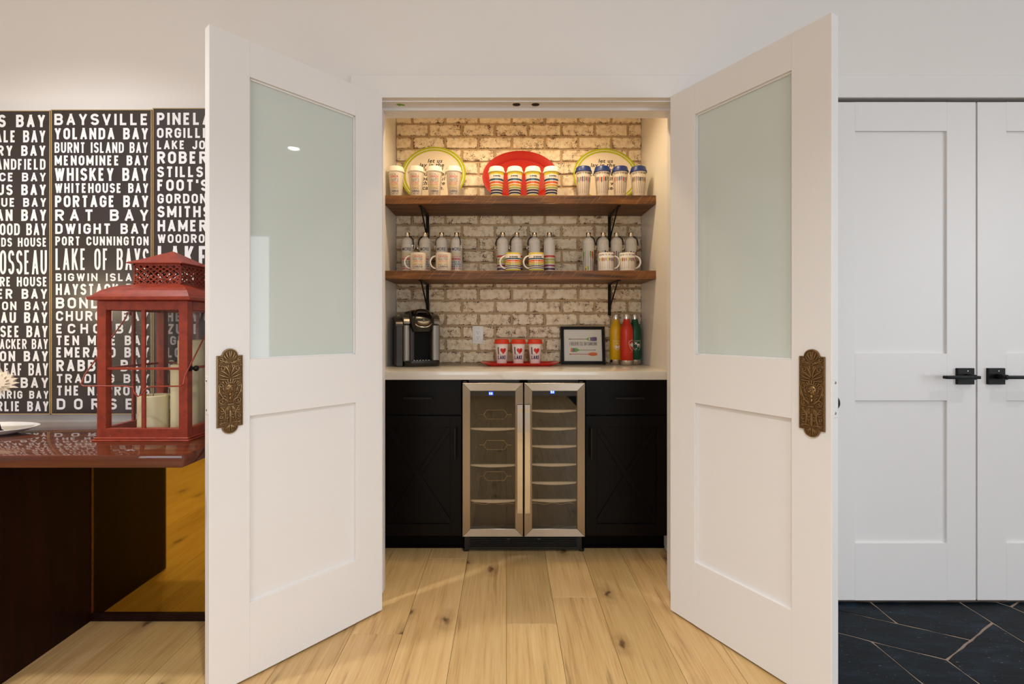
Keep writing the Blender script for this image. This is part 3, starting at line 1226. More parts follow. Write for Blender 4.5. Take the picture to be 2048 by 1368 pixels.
def spiral(cx, cz, r, turns, a0, d=1, n=14):
    return [(cx + r * (1 - .8 * i / n) * math.cos(a0 + d * turns * 2 * PI * i / n), cz + r * (1 - .8 * i / n) * math.sin(a0 + d * turns * 2 * PI * i / n)) for i in range(n + 1)]


def push_plate_meshes():
    w, hz, r = .0375, .110, .0232
    out = [(-w, -hz), (-r, -hz)] + [(r * math.cos(a), -hz + (r * .93) * math.sin(a)) for a in [PI + PI * i / 14 for i in range(1, 14)]] + [(r, -hz), (w, -hz), (w, hz), (r, hz)]
    out += [(r * math.cos(a), hz + (r * .93) * math.sin(a)) for a in [PI * i / 14 for i in range(1, 14)]] + [(-r, hz), (-w, hz)]
    base = MB().prism(out, -.003, 0.0, 'y', .0008)
    rim = MB()
    ins = [(x * .955, z * .985) for x, z in out]
    rim.tube([(x, -.0035, z) for x, z in ins], .0022, 6, closed=True)
    orn = MB()
    def st(pts, r0=.0019, both=True, taper=True):
        for sgn in ((1, -1) if both else (1,)):
            P3 = [(sgn * x, -.0042, z) for x, z in pts]
            m = len(P3)
            rr = [r0 * (.55 + .6 * math.sin(PI * (i + .6) / (m + .2))) if taper else r0 for i in range(m)]
            orn.tube(P3, rr, 6)
    def cv(p0, p1, p2, n=7):
        return [((1 - t) ** 2 * p0[0] + 2 * t * (1 - t) * p1[0] + t * t * p2[0], (1 - t) ** 2 * p0[1] + 2 * t * (1 - t) * p1[1] + t * t * p2[1]) for t in [i / n for i in range(n + 1)]]
    # fan in the top arch
    st(cv((.001, .100), (.002, .112), (.003, .124)), .0018)
    st(cv((.002, .100), (.009, .104), (.012, .119)), .0022)
    st(cv((.003, .098), (.014, .098), (.017, .110)), .0018)
    # upper band of scrolls
    st(spiral(.026, .098, .0065, 1.2, 0))
    st(cv((.0, .090), (.012, .084), (.020, .096)))
    st(cv((.002, .083), (.016, .100), (.031, .086)))
    st(spiral(.013, .091, .004, 1, 2))
    # acanthus sprays
    st(spiral(.022, .071, .0085, 1.3, .6))
    st(cv((.002, .050), (.006, .070), (.015, .078)), .0026)
    st(cv((.003, .046), (.015, .060), (.027, .064)), .0028)
    st(cv((.004, .042), (.018, .046), (.031, .053)), .0028)
    st(cv((.004, .037), (.018, .036), (.032, .040)), .0024)
    st(spiral(.008, .076, .0045, 1.1, 1.2, -1))
    # crown and mask
    for a in (-60, -30, 0, 30, 60):
        st([(.012 * math.sin(R(a)), .022 + .006 * math.cos(R(a))), (.017 * math.sin(R(a)), .024 + .015 * math.cos(R(a)))], .0026, False)
    st(cv((-.013, .022), (0, .030), (.013, .022)), .0024, False)
    # side volutes joining below the mask
    st(spiral(.0255, .018, .0075, 1.2, -.3, 1))
    st(cv((.031, .020), (.036, -.006), (.007, -.033)), .0024)
    st(cv((.006, -.030), (.020, -.016), (.028, -.024)), .0024)
    st(spiral(.025, -.030, .0065, 1.3, 1.4, -1))
    st([(-.008, -.040), (.008, -.040)], .0032, False, False)
    # lower strapwork
    st(cv((.003, -.046), (.018, -.052), (.012, -.072)), .0022)
    st(cv((.028, -.046), (.006, -.066), (.018, -.094)), .0022)
    st(spiral(.023, -.058, .006, 1.2, 0))
    st(spiral(.025, -.078, .0055, 1.2, 2, -1))
    st(cv((.001, -.060), (.001, -.080), (.001, -.098)), .0026)
    st(spiral(.009, -.082, .004, 1.1, 0))
    st(spiral(.011, -.060, .004, 1.1, 3))
    st(cv((.004, -.098), (.016, -.092), (.030, -.100)), .0024)
    st(spiral(.027, -.097, .0045, 1.2, 0))
    # smaller leaves that fill the field
    for p_ in (((.030, .004), (.034, -.002), (.030, -.012)), ((.014, .020), (.020, .026), (.021, .032)), ((.016, .000), (.021, .006), (.020, .012)), ((.013, -.008), (.018, -.004), (.023, -.006)),
               ((.010, -.020), (.014, -.014), (.018, -.014)), ((.030, -.036), (.022, -.040), (.014, -.037)), ((.031, -.050), (.026, -.046), (.018, -.047)), ((.030, -.066), (.022, -.070), (.018, -.064)),
               ((.006, -.050), (.010, -.056), (.006, -.062)), ((.030, -.088), (.024, -.086), (.020, -.090)), ((.004, -.070), (.008, -.074), (.012, -.072)), ((.030, .026), (.024, .030), (.018, .028)),
               ((.031, .074), (.033, .080), (.028, .084)), ((.004, .070), (.007, .074), (.006, .082))):
        st(cv(*p_), .0021)
    # fan in the lower arch
    for ax in (.004, .010, .0155):
        st(cv((.002, -.104), (ax * .8, -.112), (ax, -.126 + ax * .6)), .0019)
    # mask: brow, cheeks, nose, chin as rounded lumps
    def lump(x, z, rx, rz, ry):
        rings = []
        for k in range(5):
            t = k / 4 * PI / 2
            rings.append([(x + rx * math.cos(t) * math.cos(2 * PI * i / 12), -.003 - ry * math.sin(t), z + rz * math.cos(t) * math.sin(2 * PI * i / 12)) for i in range(12)])
        rings[-1] = [(p[0] + (p[0] - x) * .01, p[1], p[2]) for p in rings[-1]]
        orn.loft(rings, False, True)
    lump(0, .008, .0115, .0155, .004)
    for sx in (-1, 1):
        lump(sx * .0055, .013, .0042, .0022, .0072)
        lump(sx * .0060, .004, .0038, .0036, .0066)
    lump(0, .008, .0022, .0055, .0082)
    lump(0, -.001, .0055, .0018, .0070)
    lump(0, -.010, .005, .006, .006)
    lump(0, -.022, .004, .007, .005)
    return base.mesh('push_plate', 'bronze'), rim.mesh('rim', 'bronze_worn'), orn.mesh('ornament', 'bronze_worn')


PLATE = push_plate_meshes()


def leaf(name, hinge, free, sgn, label, plate_u):
    """sgn -1: the leaf runs along local -x; inner face at local y=0, thickness towards +y"""
    hx, hy = hinge
    fx, fy = free
    Wd = math.hypot(fx - hx, fy - hy)
    dx, dy = (fx - hx) / Wd * sgn, (fy - hy) / Wd * sgn
    root = thing(name, label, None, (hx, hy, 0), math.atan2(dy, dx), None, 'structure')
    T = .036
    def X(a, b):
        return (a, b) if sgn > 0 else (-b, -a)
    z0, z1 = .008, 2.037
    st, g0, g1, p0, p1 = .117, 1.0225, 1.9225, .245, .841
    def bx(mb, a, b, y0, y1, c, d, bev=0.0):
        x0, x1 = X(a, b)
        mb.box(x0, x1, y0, y1, c, d, bev)
    for a, b in ((0, st), (Wd - st, Wd)):
        m = MB()
        bx(m, a, b, 0, T, z0, z1, .0012)
        obj('stile', m, 'door', root)
    for c, d in ((z0, p0), (p1, g0), (g1, z1)):
        m = MB()
        bx(m, st - .0005, Wd - st + .0005, .00005, T - .00005, c, d, .0004)
        obj('rail', m, 'door', root)
    m = MB()
    bx(m, st - .004, Wd - st + .004, .011, T - .011, p0 - .004, p1 + .004)
    obj('panel', m, 'door', root)
    m = MB()
    bx(m, st - .004, Wd - st + .004, .0135, .0195, g0 - .004, g1 + .004)
    obj('glass_pane', m, 'frosted', root)
    m = MB()
    for a, b, c, d in ((st, Wd - st, g1 - .006, g1), (st, Wd - st, g0, g0 + .004), (st, st + .005, g0, g1), (Wd - st - .005, Wd - st, g0, g1)):
        bx(m, a, b, .0085, .0133, c, d, .0006)
    obj('glazing_bead', m, 'door', root)
    u = plate_u * sgn
    pl = link('push_plate', PLATE[0], root, (u, 0, .9265))
    pl['label'] = 'ornate aged bronze push plate'
    link('rim', PLATE[1], pl)
    link('ornament', PLATE[2], pl)
    m = MB()
    x0, x1 = X(Wd - .0002, Wd + .0012)
    m.box(x0, x1, T / 2 - .0125, T / 2 + .0125, .86, .975, .0004)
    for zz in (.872, .963):
        m.lathe([(0, 0), (.0045, 0), (.004, .0012), (0, .0012)], 12)
        for v in m.bm.verts:
            pass
        new = m.bm.verts[:] if False else None
    obj('latch_plate', MB().box(x0, x1, T / 2 - .0125, T / 2 + .0125, .86, .975, .0004), 'trim', root)
    m.bm.free()
    for zz in (.873, .962):
        sm = MB().lathe([(0, 0), (.0042, 0), (.0036, .0011), (.0012, .0011), (.001, .0004), (0, .0004)], 14)
        sm.xform(Matrix.Rotation(R(90) * sgn, 4, 'Y'))
        obj('screw', sm, 'steel', root, ((Wd + .0012) * sgn, T / 2, zz))
    # knob on the outer face
    kb = MB().lathe([(0, 0), (.028, 0), (.029, .004), (.024, .007), (.010, .009), (.009, .030), (.016, .034), (.026, .040), (.029, .049), (.027, .058), (.018, .064), (0, .066)], 28)
    kb.xform(Matrix.Rotation(R(-90), 4, 'X'))
    k = obj('knob', kb, 'black', root, ((Wd - .050) * sgn, T, .893))
    k['label'] = 'round black knob on the outer face'
    for zz in (.22, 1.05, 1.84):
        hb = MB().lathe([(0, -.045), (.006, -.045), (.006, .045), (0, .045)], 12)
        hb.box(-.006, .006, -.001, .001, -.044, .044)
        obj('hinge', hb, 'black', root, (-.001 * sgn, T + .0045, zz))
    return root


leaf('door_1', (-.491, 1.937), (-.895, 1.4746), -1, 'left white door leaf standing open, with frosted glass over a flat panel', .557)
leaf('door_2', (.6475, 1.937), (.942, 1.4195), 1, 'right white door leaf standing open, with frosted glass over a flat panel', .5417)


# ------------------------------------------------------------------ closet doors
def closet(name, x0, x1, label, lever_dir, rx):
    YD, T = 1.997, .035
    root = thing(name, label, None, (x0, YD, 0), 0, None, 'structure')
    Wd = x1 - x0
    st, z0, z1 = .1185, .012, 2.043
    rows = ((.244, .8265), (1.018, 1.925))
    for a, b in ((0, st), (Wd - st, Wd)):
        obj('stile', MB().box(a, b, 0, T, z0, z1, .0012), 'door', root)
    for c, d in ((z0, .244), (.8265, 1.018), (1.925, z1)):
        obj('rail', MB().box(st - .0005, Wd - st + .0005, .00005, T - .00005, c, d, .0003), 'door', root)
    for c, d in rows:
        m = MB()
        m.box(st - .004, Wd - st + .004, .0105, T - .0105, c - .004, d + .004)
        obj('panel', m, 'door', root)
    hd = MB().box(-.034, .034, -.012, 0, -.033, .033, .001)
    ho = obj('lever_handle', hd, 'black', root, (rx - x0, 0, .926))
    ho['label'] = 'matt black lever on a square rose'
    lm = MB()
    lm.tube([(0, -.012, 0), (0, -.050, 0)], .0105, 16)
    a, b = sorted((-.012 * lever_dir, .122 * lever_dir))
    lm.box(a, b, -.062, -.040, -.0062, .0062, .0018, 2)
    obj('lever', lm, 'black', ho)
    obj('screw', MB().lathe([(0, -.0125), (.0022, -.0125), (.0022, -.011), (0, -.011)], 10).xform(Matrix.Rotation(R(90), 4, 'X')), 'steel', ho, (.006, -.024, .022))
    return root


closet('door_3', 1.303, 1.9135, 'white two-panel closet door with its lever pointing left', -1, 1.863)
closet('door_4', 1.9200, 2.531, 'white two-panel closet door at the right edge with its lever pointing right', 1, 1.988)

# ------------------------------------------------------------------ base cabinets, countertop, cooler
YCAB = 2.41
def cabinet(label, x0, x1, dx0, dx1, hinge_left):
    root = thing('base_cabinet', label, 'cabinet', ((x0 + x1) / 2, YCAB, 0))
    m = MB()
    m.box(x0, x1, YCAB + .021, 2.915, .10, .869)
    objw('body', m, 'cabinet', root, root)
    objw('toe_kick', MB().box(x0, x1, 2.506, 2.52, 0, .10), 'kick', root, root)
    objw('shoe_strip', MB().box(x0, x1, 2.497, 2.506, 0, .012, .002), 'kick', root, root)
    d = objw('drawer', MB().box(dx0, dx1, YCAB, YCAB + .02, .696, .866, .0015), 'cabinet', root, root)
    def bar(parent, cx, cz, L_, vert):
        m = MB()
        a = L_ / 2
        if vert:
            m.box(cx - .005, cx + .005, YCAB - .034, YCAB - .024, cz - a, cz + a, .0015)
            for s_ in (-1, 1):
                m.box(cx - .004, cx + .004, YCAB - .026, YCAB, cz + s_ * (a - .012) - .004, cz + s_ * (a - .012) + .004)
        else:
            m.box(cx - a, cx + a, YCAB - .034, YCAB - .024, cz - .005, cz + .005, .0015)
            for s_ in (-1, 1):
                m.box(cx + s_ * (a - .012) - .004, cx + s_ * (a - .012) + .004, YCAB - .026, YCAB, cz - .004, cz + .004)
        objw('handle', m, 'black', parent, root)
    pts = {True: (835.5, 910), False: (1259, 1183)}[hinge_left]
    hx = (pts[0] - CX) / F * 2.38
    bar(d, hx, H - (797 - CY) / F * 2.38, .142, False)
    # shaker door with a crossed brace
    s_ = .054
    z0, z1 = .101, .690
    m = MB()
    m.box(dx0, dx0 + s_, YCAB, YCAB + .02, z0, z1, .0012)
    m.box(dx1 - s_, dx1, YCAB, YCAB + .02, z0, z1, .0012)
    m.box(dx0 + s_ - .001, dx1 - s_ + .001, YCAB + .0001, YCAB + .0199, z0, z0 + .056, .0006)
    m.box(dx0 + s_ - .001, dx1 - s_ + .001, YCAB + .0001, YCAB + .0199, z1 - .054, z1, .0006)
    m.box(dx0 + s_ - .004, dx1 - s_ + .004, YCAB + .010, YCAB + .018, z0 + .05, z1 - .05)
    dr = objw('door', m, 'cabinet', root, root)
    ax0, ax1, az0, az1 = dx0 + s_, dx1 - s_, z0 + .056, z1 - .054
    for k in (0, 1):
        p0 = Vector((ax0, az0 if k else az1))
        p1 = Vector((ax1, az1 if k else az0))
        d_ = (p1 - p0).normalized()
        n_ = Vector((-d_.y, d_.x)) * .0125
        poly = [tuple(p0 + n_ + d_ * .014), tuple(p0 + d_ * 0.0), tuple(p0 - n_ + d_ * .014), tuple(p1 - n_ - d_ * .014), tuple(p1), tuple(p1 + n_ - d_ * .014)]
        objw('brace', MB().prism(poly, YCAB + .0035 + .0006 * k, YCAB + .0115, 'y', .001), 'cabinet', dr, root)
    bar(dr, (pts[1] - CX) / F * 2.38, H - (887.5 - CY) / F * 2.38, .152, True)
    return root


CB0, CB1 = -.2165, .3835
cabinet('black base cabinet with a crossed door to the left of the drinks cooler', NX0 + .001, CB0 - .004, NX0 + .012, CB0 - .006, True)
cabinet('black base cabinet with a crossed door to the right of the drinks cooler', CB1 + .004, NX1 - .001, CB1 + .006, NX1 - .012, False)

CT = .911
tag(obj('countertop', MB().box(NX0 + .001, NX1 - .001, 2.385, YB - .008, CT - .041, CT, .002, 2), 'quartz'), 'polished white veined stone countertop across the niche', 'countertop')

root = thing('drinks_cooler', 'stainless steel two-door drinks cooler under the countertop', 'cooler', ((CB0 + CB1) / 2, 2.40, 0))
YF = 2.36
m = MB()
x0, x1 = CB0 + .002, CB1 - .002
m.box(x0, x1, 2.90, 2.915, .03, .867)
m.box(x0, x0 + .03, 2.402, 2.90, .105, .867)
m.box(x1 - .03, x1, 2.402, 2.90, .105, .867)
m.box((x0 + x1) / 2 - .02, (x0 + x1) / 2 + .02, 2.402, 2.90, .105, .867)
m.box(x0, x1, 2.402, 2.90, .83, .867)
m.box(x0, x1, 2.402, 2.90, .105, .135)
objw('case', m, 'liner', root, root)
m = MB()
m.box(x0 + .004, x1 - .004, 2.452, 2.50, .012, .105, .002)
gr = objw('grille', m, 'dark_plastic', root, root)
for i in range(6):
    z = .028 + i * .0105
    objw('slat', MB().box(x0 + .03, x1 - .03, 2.444, 2.453, z, z + .0045, .0008), 'dark_plastic', gr, root)
for px in (1017, 1078):
    p = W(px, 1077.2, 2.45)
    objw('badge', MB().box(p.x - .007, p.x + .007, 2.4495, 2.4525, p.z - .0022, p.z + .0022), 'white_lip', gr, root)
for px, py in ((931, 1104), (1164, 1104)):
    fx_ = (px - CX) / F * 2.46
    objw('foot', MB().lathe([(0, 0), (.014, 0), (.014, .013), (0, .013)], 14, fx_, 2.475), 'dark_plastic', root, root)


def steel_member(poly, y0, y1):
    return MB().prism(poly, y0, y1, 'y', .0012)


def cooler_door(px0, px1, handle_px, shelves, digit_px):
    s_ = F / YF
    a, b = (px0 - CX) / s_, (px1 - CX) / s_
    z1, z0 = H - (766.3 - CY) / s_, H - (1073.5 - CY) / s_
    w = .0375
    dr = objw('door', MB().box(a + .004, b - .004, 2.384, 2.400, z0 + .004, z0 + .01), 'dark_plastic', root, root)
    g = .0004
    mem = [[(a, z1), (b, z1), (b - w, z1 - w), (a + w, z1 - w)], [(a, z0), (a + w, z0 + w), (b - w, z0 + w), (b, z0)],
           [(a, z0 + g), (a, z1 - g), (a + w, z1 - w - g), (a + w, z0 + w + g)], [(b, z0 + g), (b - w, z0 + w + g), (b - w, z1 - w - g), (b, z1 - g)]]
    for i, poly in enumerate(mem):
        objw('frame_rail' if i < 2 else 'frame_stile', steel_member(poly, YF, 2.399), 'steel_rail' if i < 2 else 'steel_side', dr, root)
    objw('glass_pane', MB().box(a + w - .003, b - w + .003, YF + .010, YF + .016, z0 + w - .003, z1 - w + .003), 'cooler_glass', dr, root)
    hx = (handle_px - CX) / F * 2.325
    hz1, hz0 = H - (811 - CY) / F * 2.325, H - (1028 - CY) / F * 2.325
    hm = MB()
    pr = []
    for i in range(13):
        t = i / 12
        z = hz1 + (hz0 - hz1) * t
        y = 2.322 + .010 * math.cos(PI * (t - .5)) * -1 + .010
        pr.append((y, z))
    rings = []
    hw = .0125
    for y, z in pr:
        rings.append([(hx - hw, y, z), (hx + hw, y, z), (hx + hw, y + .010, z), (hx - hw, y + .010, z)])
    hm.loft(rings, smooth=False)
    for zz in (hz1 - .03, hz0 + .03):
        hm.box(hx - .008, hx + .008, 2.33, YF + .002, zz - .012, zz + .012)
    objw('handle', hm, 'steel_shiny', dr, root)
    # display
    dx_, dz_ = (digit_px[0] - CX) / F * 2.368, H - (digit_px[1] - CY) / F * 2.368
    dm = MB()
    put(dm, shift(text_quads('53', 0, .02, .010, .2, .62, .25, 'left'), dx_ - .0078, dz_ - .005), lambda u, v: (u, 2.3672, v))
    dp = MB().box(dx_ - .0105, dx_ + .0105, 2.3680, 2.3695, dz_ - .0080, dz_ + .0080, .001)
    objw('display', dp, 'led', dr, root)
    objw('digits', dm, 'led_digit', dr, root)
    # shelves behind the glass
    for py in shelves:
        z = H - (py - CY) / F * 2.412
        sm = MB()
        xa, xb = a + w - .003, b - w + .003
        n = 10
        poly = [(xa, z + .006), (xb, z + .006)] + [(xb + (xa - xb) * i / n, z - .001 - .007 * math.sin(PI * i / n)) for i in range(n + 1)]
        sm.prism(poly, 2.408, 2.420, 'y', .0008)
        so = objw('shelf', sm, 'white_lip', root, root)
        wm = MB()
        for i in range(8):
            xx = xa + (xb - xa) * (i + .5) / 8
            wm.tube([(xx, 2.42, z), (xx, 2.88, z)], .0018, 5)
        objw('wire_rack', wm, 'liner', so, root)
    return a + w, b - w


la, lb = cooler_door(925, 1046, 1040, (858, 931, 1002), (982, 787))
ra, rb = cooler_door(1048.7, 1170, 1055, (822, 857.5, 893, 929.5, 966, 1001), (1105, 784))
for py in (829, 890, 952):
    c = W(991, py, 2.52)
    wm = MB()
    wm.tube([(c.x - .082, 2.52, c.z), (c.x - .060, 2.52, c.z), (c.x - .045, 2.52, c.z + .023), (c.x + .045, 2.52, c.z + .023), (c.x + .060, 2.52, c.z), (c.x + .082, 2.52, c.z)], .0016, 6)
    wm.tube([(c.x - .060, 2.52, c.z), (c.x - .045, 2.52, c.z - .023), (c.x + .045, 2.52, c.z - .023), (c.x + .060, 2.52, c.z)], .0016, 6)
    objw('wire_cradle', wm, 'steel_shiny', root, root)
for xa, xb in ((la, lb), (ra, rb)):
    for py in (1007, 1051):
        z = H - (py - CY) / F * 2.43
        wm = MB()
        wm.tube([(xa + (xb - xa) * i / 40, 2.43, z + .004 * math.sin(2 * PI * 2.6 * i / 40)) for i in range(41)], .0016, 6)
        objw('wavy_wire', wm, 'steel_shiny', root, root)
for px in (929.5, 1162):
    p = W(px, 763.5, 2.40)
    m = MB()
    put(m, smallprint(p.x - .008, p.x + .010, p.z - .002, .004, random.Random(px)), lambda u, v: (u, 2.3995, v))
    objw('marking', m, 'grey_ink', root, root)

# ------------------------------------------------------------------ wall shelves and brackets
YS = 2.64
SZ = {'upper': 1.838, 'lower': 1.432}
for k, nm in enumerate(('upper', 'lower')):
    z = SZ[nm]
    rnd = random.Random(k)
    m = MB()
    n = 26
    rings = []
    for i in range(n + 1):
        x = NX0 + .001 + (NX1 - NX0 - .002) * i / n
        j = lambda a: rnd.uniform(-a, a)
        rings.append([(x, YS + j(.0012), z - .0470 + j(.0008)), (x, YS - .0008 + j(.001), z - .0445 + j(.0006)), (x, YS + j(.0012), z - .0025 + j(.0008)), (x, YS + .0025 + j(.001), z), (x, YB - .006, z), (x, YB - .006, z - .047)])
    m.loft(rings, smooth=False)
    tag(obj('wall_shelf', m, 'shelf'), nm + ' rough-sawn brown wooden shelf across the brick wall', 'shelf', 'wooden shelves of the niche')
    for px, side in ((855, 'left'), (1219, 'right')):
        x = (px - CX) / F * 2.92
        zb = z - .047
        br = thing('shelf_bracket', 'black steel bracket under the %s end of the %s shelf' % (side, nm), 'bracket', (x, YB - .006, zb), 0, 'black shelf brackets')
        obj('wall_strap', MB().box(-.009, .009, -.006, 0, -.188, 0, .0012), 'black', br)
        obj('arm', MB().box(-.009, .009, -.255, 0, -.006, -.0005, .0012), 'black', br)
        obj('brace', MB().tube([(0, -.005, -.150), (0, -.10, -.085), (0, -.215, -.007)], .0042, 8), 'black', br)
        for zz in (-.03, -.175):
            obj('screw', MB().lathe([(0, 0), (.005, 0), (.0035, .0025), (0, .003)], 12).xform(Matrix.Rotation(R(90), 4, 'X')), 'black', br, (0, -.006, zz))

# wall outlet on the brick
p = W(955.7, 670, 2.92)
root = thing('wall_outlet', 'white double power outlet on the brick wall', 'outlet', (p.x, YB - .003, p.z))
obj('cover_plate', MB().box(-.0325, .0325, -.006, .004, -.0535, .0535, .0025, 2), 'outlet', root)
ins = obj('insert', MB().box(-.0168, .0168, -.0085, -.004, -.033, .033, .001), 'outlet', root)
sl = MB()
for zz in (.014, -.017):
    sl.box(-.0075, -.0055, -.0088, -.0080, zz, zz + .008)
    sl.box(.0055, .0075, -.0088, -.0080, zz + .001, zz + .008)
    sl.box(-.002, .002, -.0088, -.0080, zz - .0075, zz - .003)
obj('slot', sl, 'ink', ins)

# ------------------------------------------------------------------ cups, flasks, mugs, plates on the shelves
def interp(prof):
    def f(z):
        for (r0, z0), (r1, z1) in zip(prof, prof[1:]):
            if z0 <= z <= z1 and z1 > z0:
                return r0 + (r1 - r0) * (z - z0) / (z1 - z0)
        return prof[-1][0]
    return f


CUPB = [(0.0, 0.0), (.0285, 0), (.0300, .002), (.0425, .140)]
cup_r = interp([(.0300, .002), (.0425, .140)])
LID = [(.0430, .134), (.0462, .135), (.0468, .140), (.0455, .144), (.0425, .146), (.0405, .1605), (.0375, .165), (.033, .1655), (.031, .163), (0, .163)]


def cup_body(mat_):
    return MB().lathe(CUPB + [(.0405, .140), (.0395, .134), (0, .132)], 40).mesh('body', mat_)


def cup_lid(mat_):
    return MB().lathe(LID, 40).mesh('lid', mat_)


def canada_print(r_of, z0, z1, width, seed, a0=-PI / 2):
    """CANADA at the top, CABINS near the bottom, rows of tiny print between"""
    rnd = random.Random(seed)
    mats = ['red_ink', 'grey_ink', 'orange_ink', 'brown_ink', 'yellow_ink', 'navy', 'teal_ink']
    mb = MB()
    fn = on_cone(r_of, a0)
    hh = z1 - z0
    def fit(txt, z, h_, mi):
        ps = tri_text(txt, h_ * 1.38, 0, h_ * .015)
        xs = [v.x for p_ in ps for v in p_]
        k = width / (max(xs) - min(xs))
        put(mb, shift(ps, -k * (max(xs) + min(xs)) / 2, z, 1, k), fn, mi)
    put(mb, smallprint(-width / 2, width / 2, z0 + hh * .94, hh * .05, rnd), fn, 1)
    fit('CANADA', z0 + hh * .80, hh * .12, 0)
    rows = [(.73, .045, 1), (.67, .045, 6), (.60, .05, 3), (.525, .055, 2), (.46, .045, 2), (.40, .045, 4), (.335, .05, 4), (.27, .045, 3), (.235, .02, 4)]
    for a, b, mi in rows:
        put(mb, smallprint(-width / 2, width / 2, z0 + hh * a, hh * b, rnd), fn, mi)
    fit('CABINS', z0 + hh * .09, hh * .12, 5)
    put(mb, smallprint(-width / 2, width / 2, z0, hh * .06, rnd), fn, 1)
    return mb.mesh('lettering', mats)


PADC = ['navy', 'red_ink', 'orange_ink', 'yellow_ink', 'green_ink', 'teal_ink', 'purple_ink', 'brown_ink', 'grey_ink', 'ink']


def paddle_print(r_of, ztop, zbot, n, span, seed, words=None, wz=0, wh=.006, style=0, a0=-PI / 2):
    rnd = random.Random(seed)
    mb = MB()
    fn = on_cone(r_of, a0)
    fn2 = on_cone(r_of, a0, .0010)
    L_ = ztop - zbot
    for i in range(n):
        u = -span / 2 + span * (i + .5) / n
        c1, c2 = rnd.randrange(9), rnd.randrange(10)
        bl = L_ * rnd.uniform(.26, .36)
        flip = style and rnd.random() < .3
        zt = ztop - rnd.uniform(0, .06) * L_
        w = span / n * rnd.uniform(.28, .38)
        def Z(z):
            return (ztop + zbot - z) if flip else z
        sw = span / n * .09
        put(mb, rect(u - sw, u + sw, min(Z(zbot), Z(zt - bl * .8)), max(Z(zbot), Z(zt - bl * .8))), fn, 7 if rnd.random() < .6 else 8)
        shape = [(0, 0), (.5, .05), (.95, .3), (1, .6), (.9, .9), (.45, 1.0)]
        poly = [(u + w * a, Z(zt - bl * (1 - b))) for a, b in shape] + [(u - w * a, Z(zt - bl * (1 - b))) for a, b in reversed(shape)]
        put(mb, [[Vector(p_) for p_ in poly]], fn, c1)
        if rnd.random() < .7:
            for k in range(rnd.choice((1, 1, 2, 3))):
                zz = zt - bl * (.15 + .22 * k)
                put(mb, rect(u - w * .92, u + w * .92, *sorted((Z(zz), Z(zz - bl * .10)))), fn2, c2)
    if words:
        put(mb, shift(text_quads(words, -span / 2, span / 2, wh, .13, .5, .2), 0, wz), fn, 9)
    return mb.mesh('paddle_print', PADC)


STR = {'y': (222, 196, 44), 'w': (238, 226, 208), 'b': (44, 78, 104), 'o': (216, 92, 30), 'g': (222, 160, 40), 'l': (168, 172, 74), 'p': (74, 52, 84), 'n': (46, 62, 86), 'k': (196, 192, 52)}


def stripe_stops(rows):
    """rows from the top: (letter, share of height) -> ramp stops from the bottom"""
    tot = sum(h_ for _, h_ in rows)
    out, z = [], 0.0
    for c, h_ in reversed(rows):
        out.append((z, STR[c]))
        z += h_ / tot
    return out


cup_rows = [('y', 80), ('w', 92), ('b', 42), ('w', 20), ('o', 44), ('w', 18), ('g', 38), ('w', 18), ('l', 38), ('w', 16), ('p', 38), ('w', 18), ('n', 36), ('w', 20), ('k', 42), ('w', 6)]
mug_rows = [('w', 8), ('y', 60), ('w', 160), ('b', 58), ('w', 24), ('o', 62), ('w', 18), ('g', 58), ('w', 18), ('l', 54), ('w', 20), ('p', 44), ('w', 40), ('n', 38), ('w', 34), ('k', 50), ('w', 20)]
M['cup_stripes'] = mat_stripes('cup_stripes', stripe_stops(cup_rows))
M['mug_stripes'] = mat_stripes('mug_stripes', stripe_stops(mug_rows))
fl_rows = [('w', 225), ('r', 34), ('w', 26), ('l', 34), ('w', 20), ('k', 36), ('w', 28), ('m', 30), ('w', 30), ('p', 38), ('w', 20), ('d', 44)]
STR.update({'r': (196, 46, 34), 'm': (150, 42, 96), 'd': (52, 34, 62)})
STR['w'] = (208, 204, 198)
M['flask_stripes'] = mat_stripes('flask_stripes', stripe_stops(fl_rows), 0.3)


def script_word(r_of, z, width, h_, seed=0):
    mb = MB()
    ps = tri_text('je canoeing', h_ * 1.5, .25, h_ * .05)
    xs = [v.x for p_ in ps for v in p_]
    k = width / (max(xs) - min(xs))
    put(mb, shift(ps, -k * (max(xs) + min(xs)) / 2, z, 1, k), on_cone(r_of))
    return mb.mesh('lettering', 'ink')


ORD = ('first', 'second', 'third', 'fourth')
SU, SL = SZ['upper'], SZ['lower']


def face(x, y):
    """turn a thing a little so its print looks at the room's middle"""
    return math.atan2(-x, -y) * 0.0


def place_row(proto, xs, y, z, labels, rots=None):
    for i, (px, lab) in enumerate(zip(xs, labels)):
        x = (px - CX) / F * y
        rz = rots[i] if rots else 0.0
        if i == 0:
            proto.location = (x, y, z)
            proto.rotation_euler = (0, 0, rz)
            proto['label'] = lab
        else:
            dup(proto, (x, y, z), rz, lab)


# pale lettered travel cups
YCUP = 2.69
t = thing('travel_cup', '-', 'cup', (0, 0, 0), 0, 'pale lettered travel cups on the upper shelf')
link('body', cup_body('cream_cup'), t)
link('lid', cup_lid('lid_white'), t)
link('lettering', canada_print(cup_r, .012, .122, .050, 3), t)
place_row(t, (792.5, 832.5, 869, 907.5), YCUP, SU, ['%s pale travel cup from the left with rainbow lettering and white lid, upper shelf' % o_ for o_ in ORD], [R(-8), R(-4), R(3), R(0)])
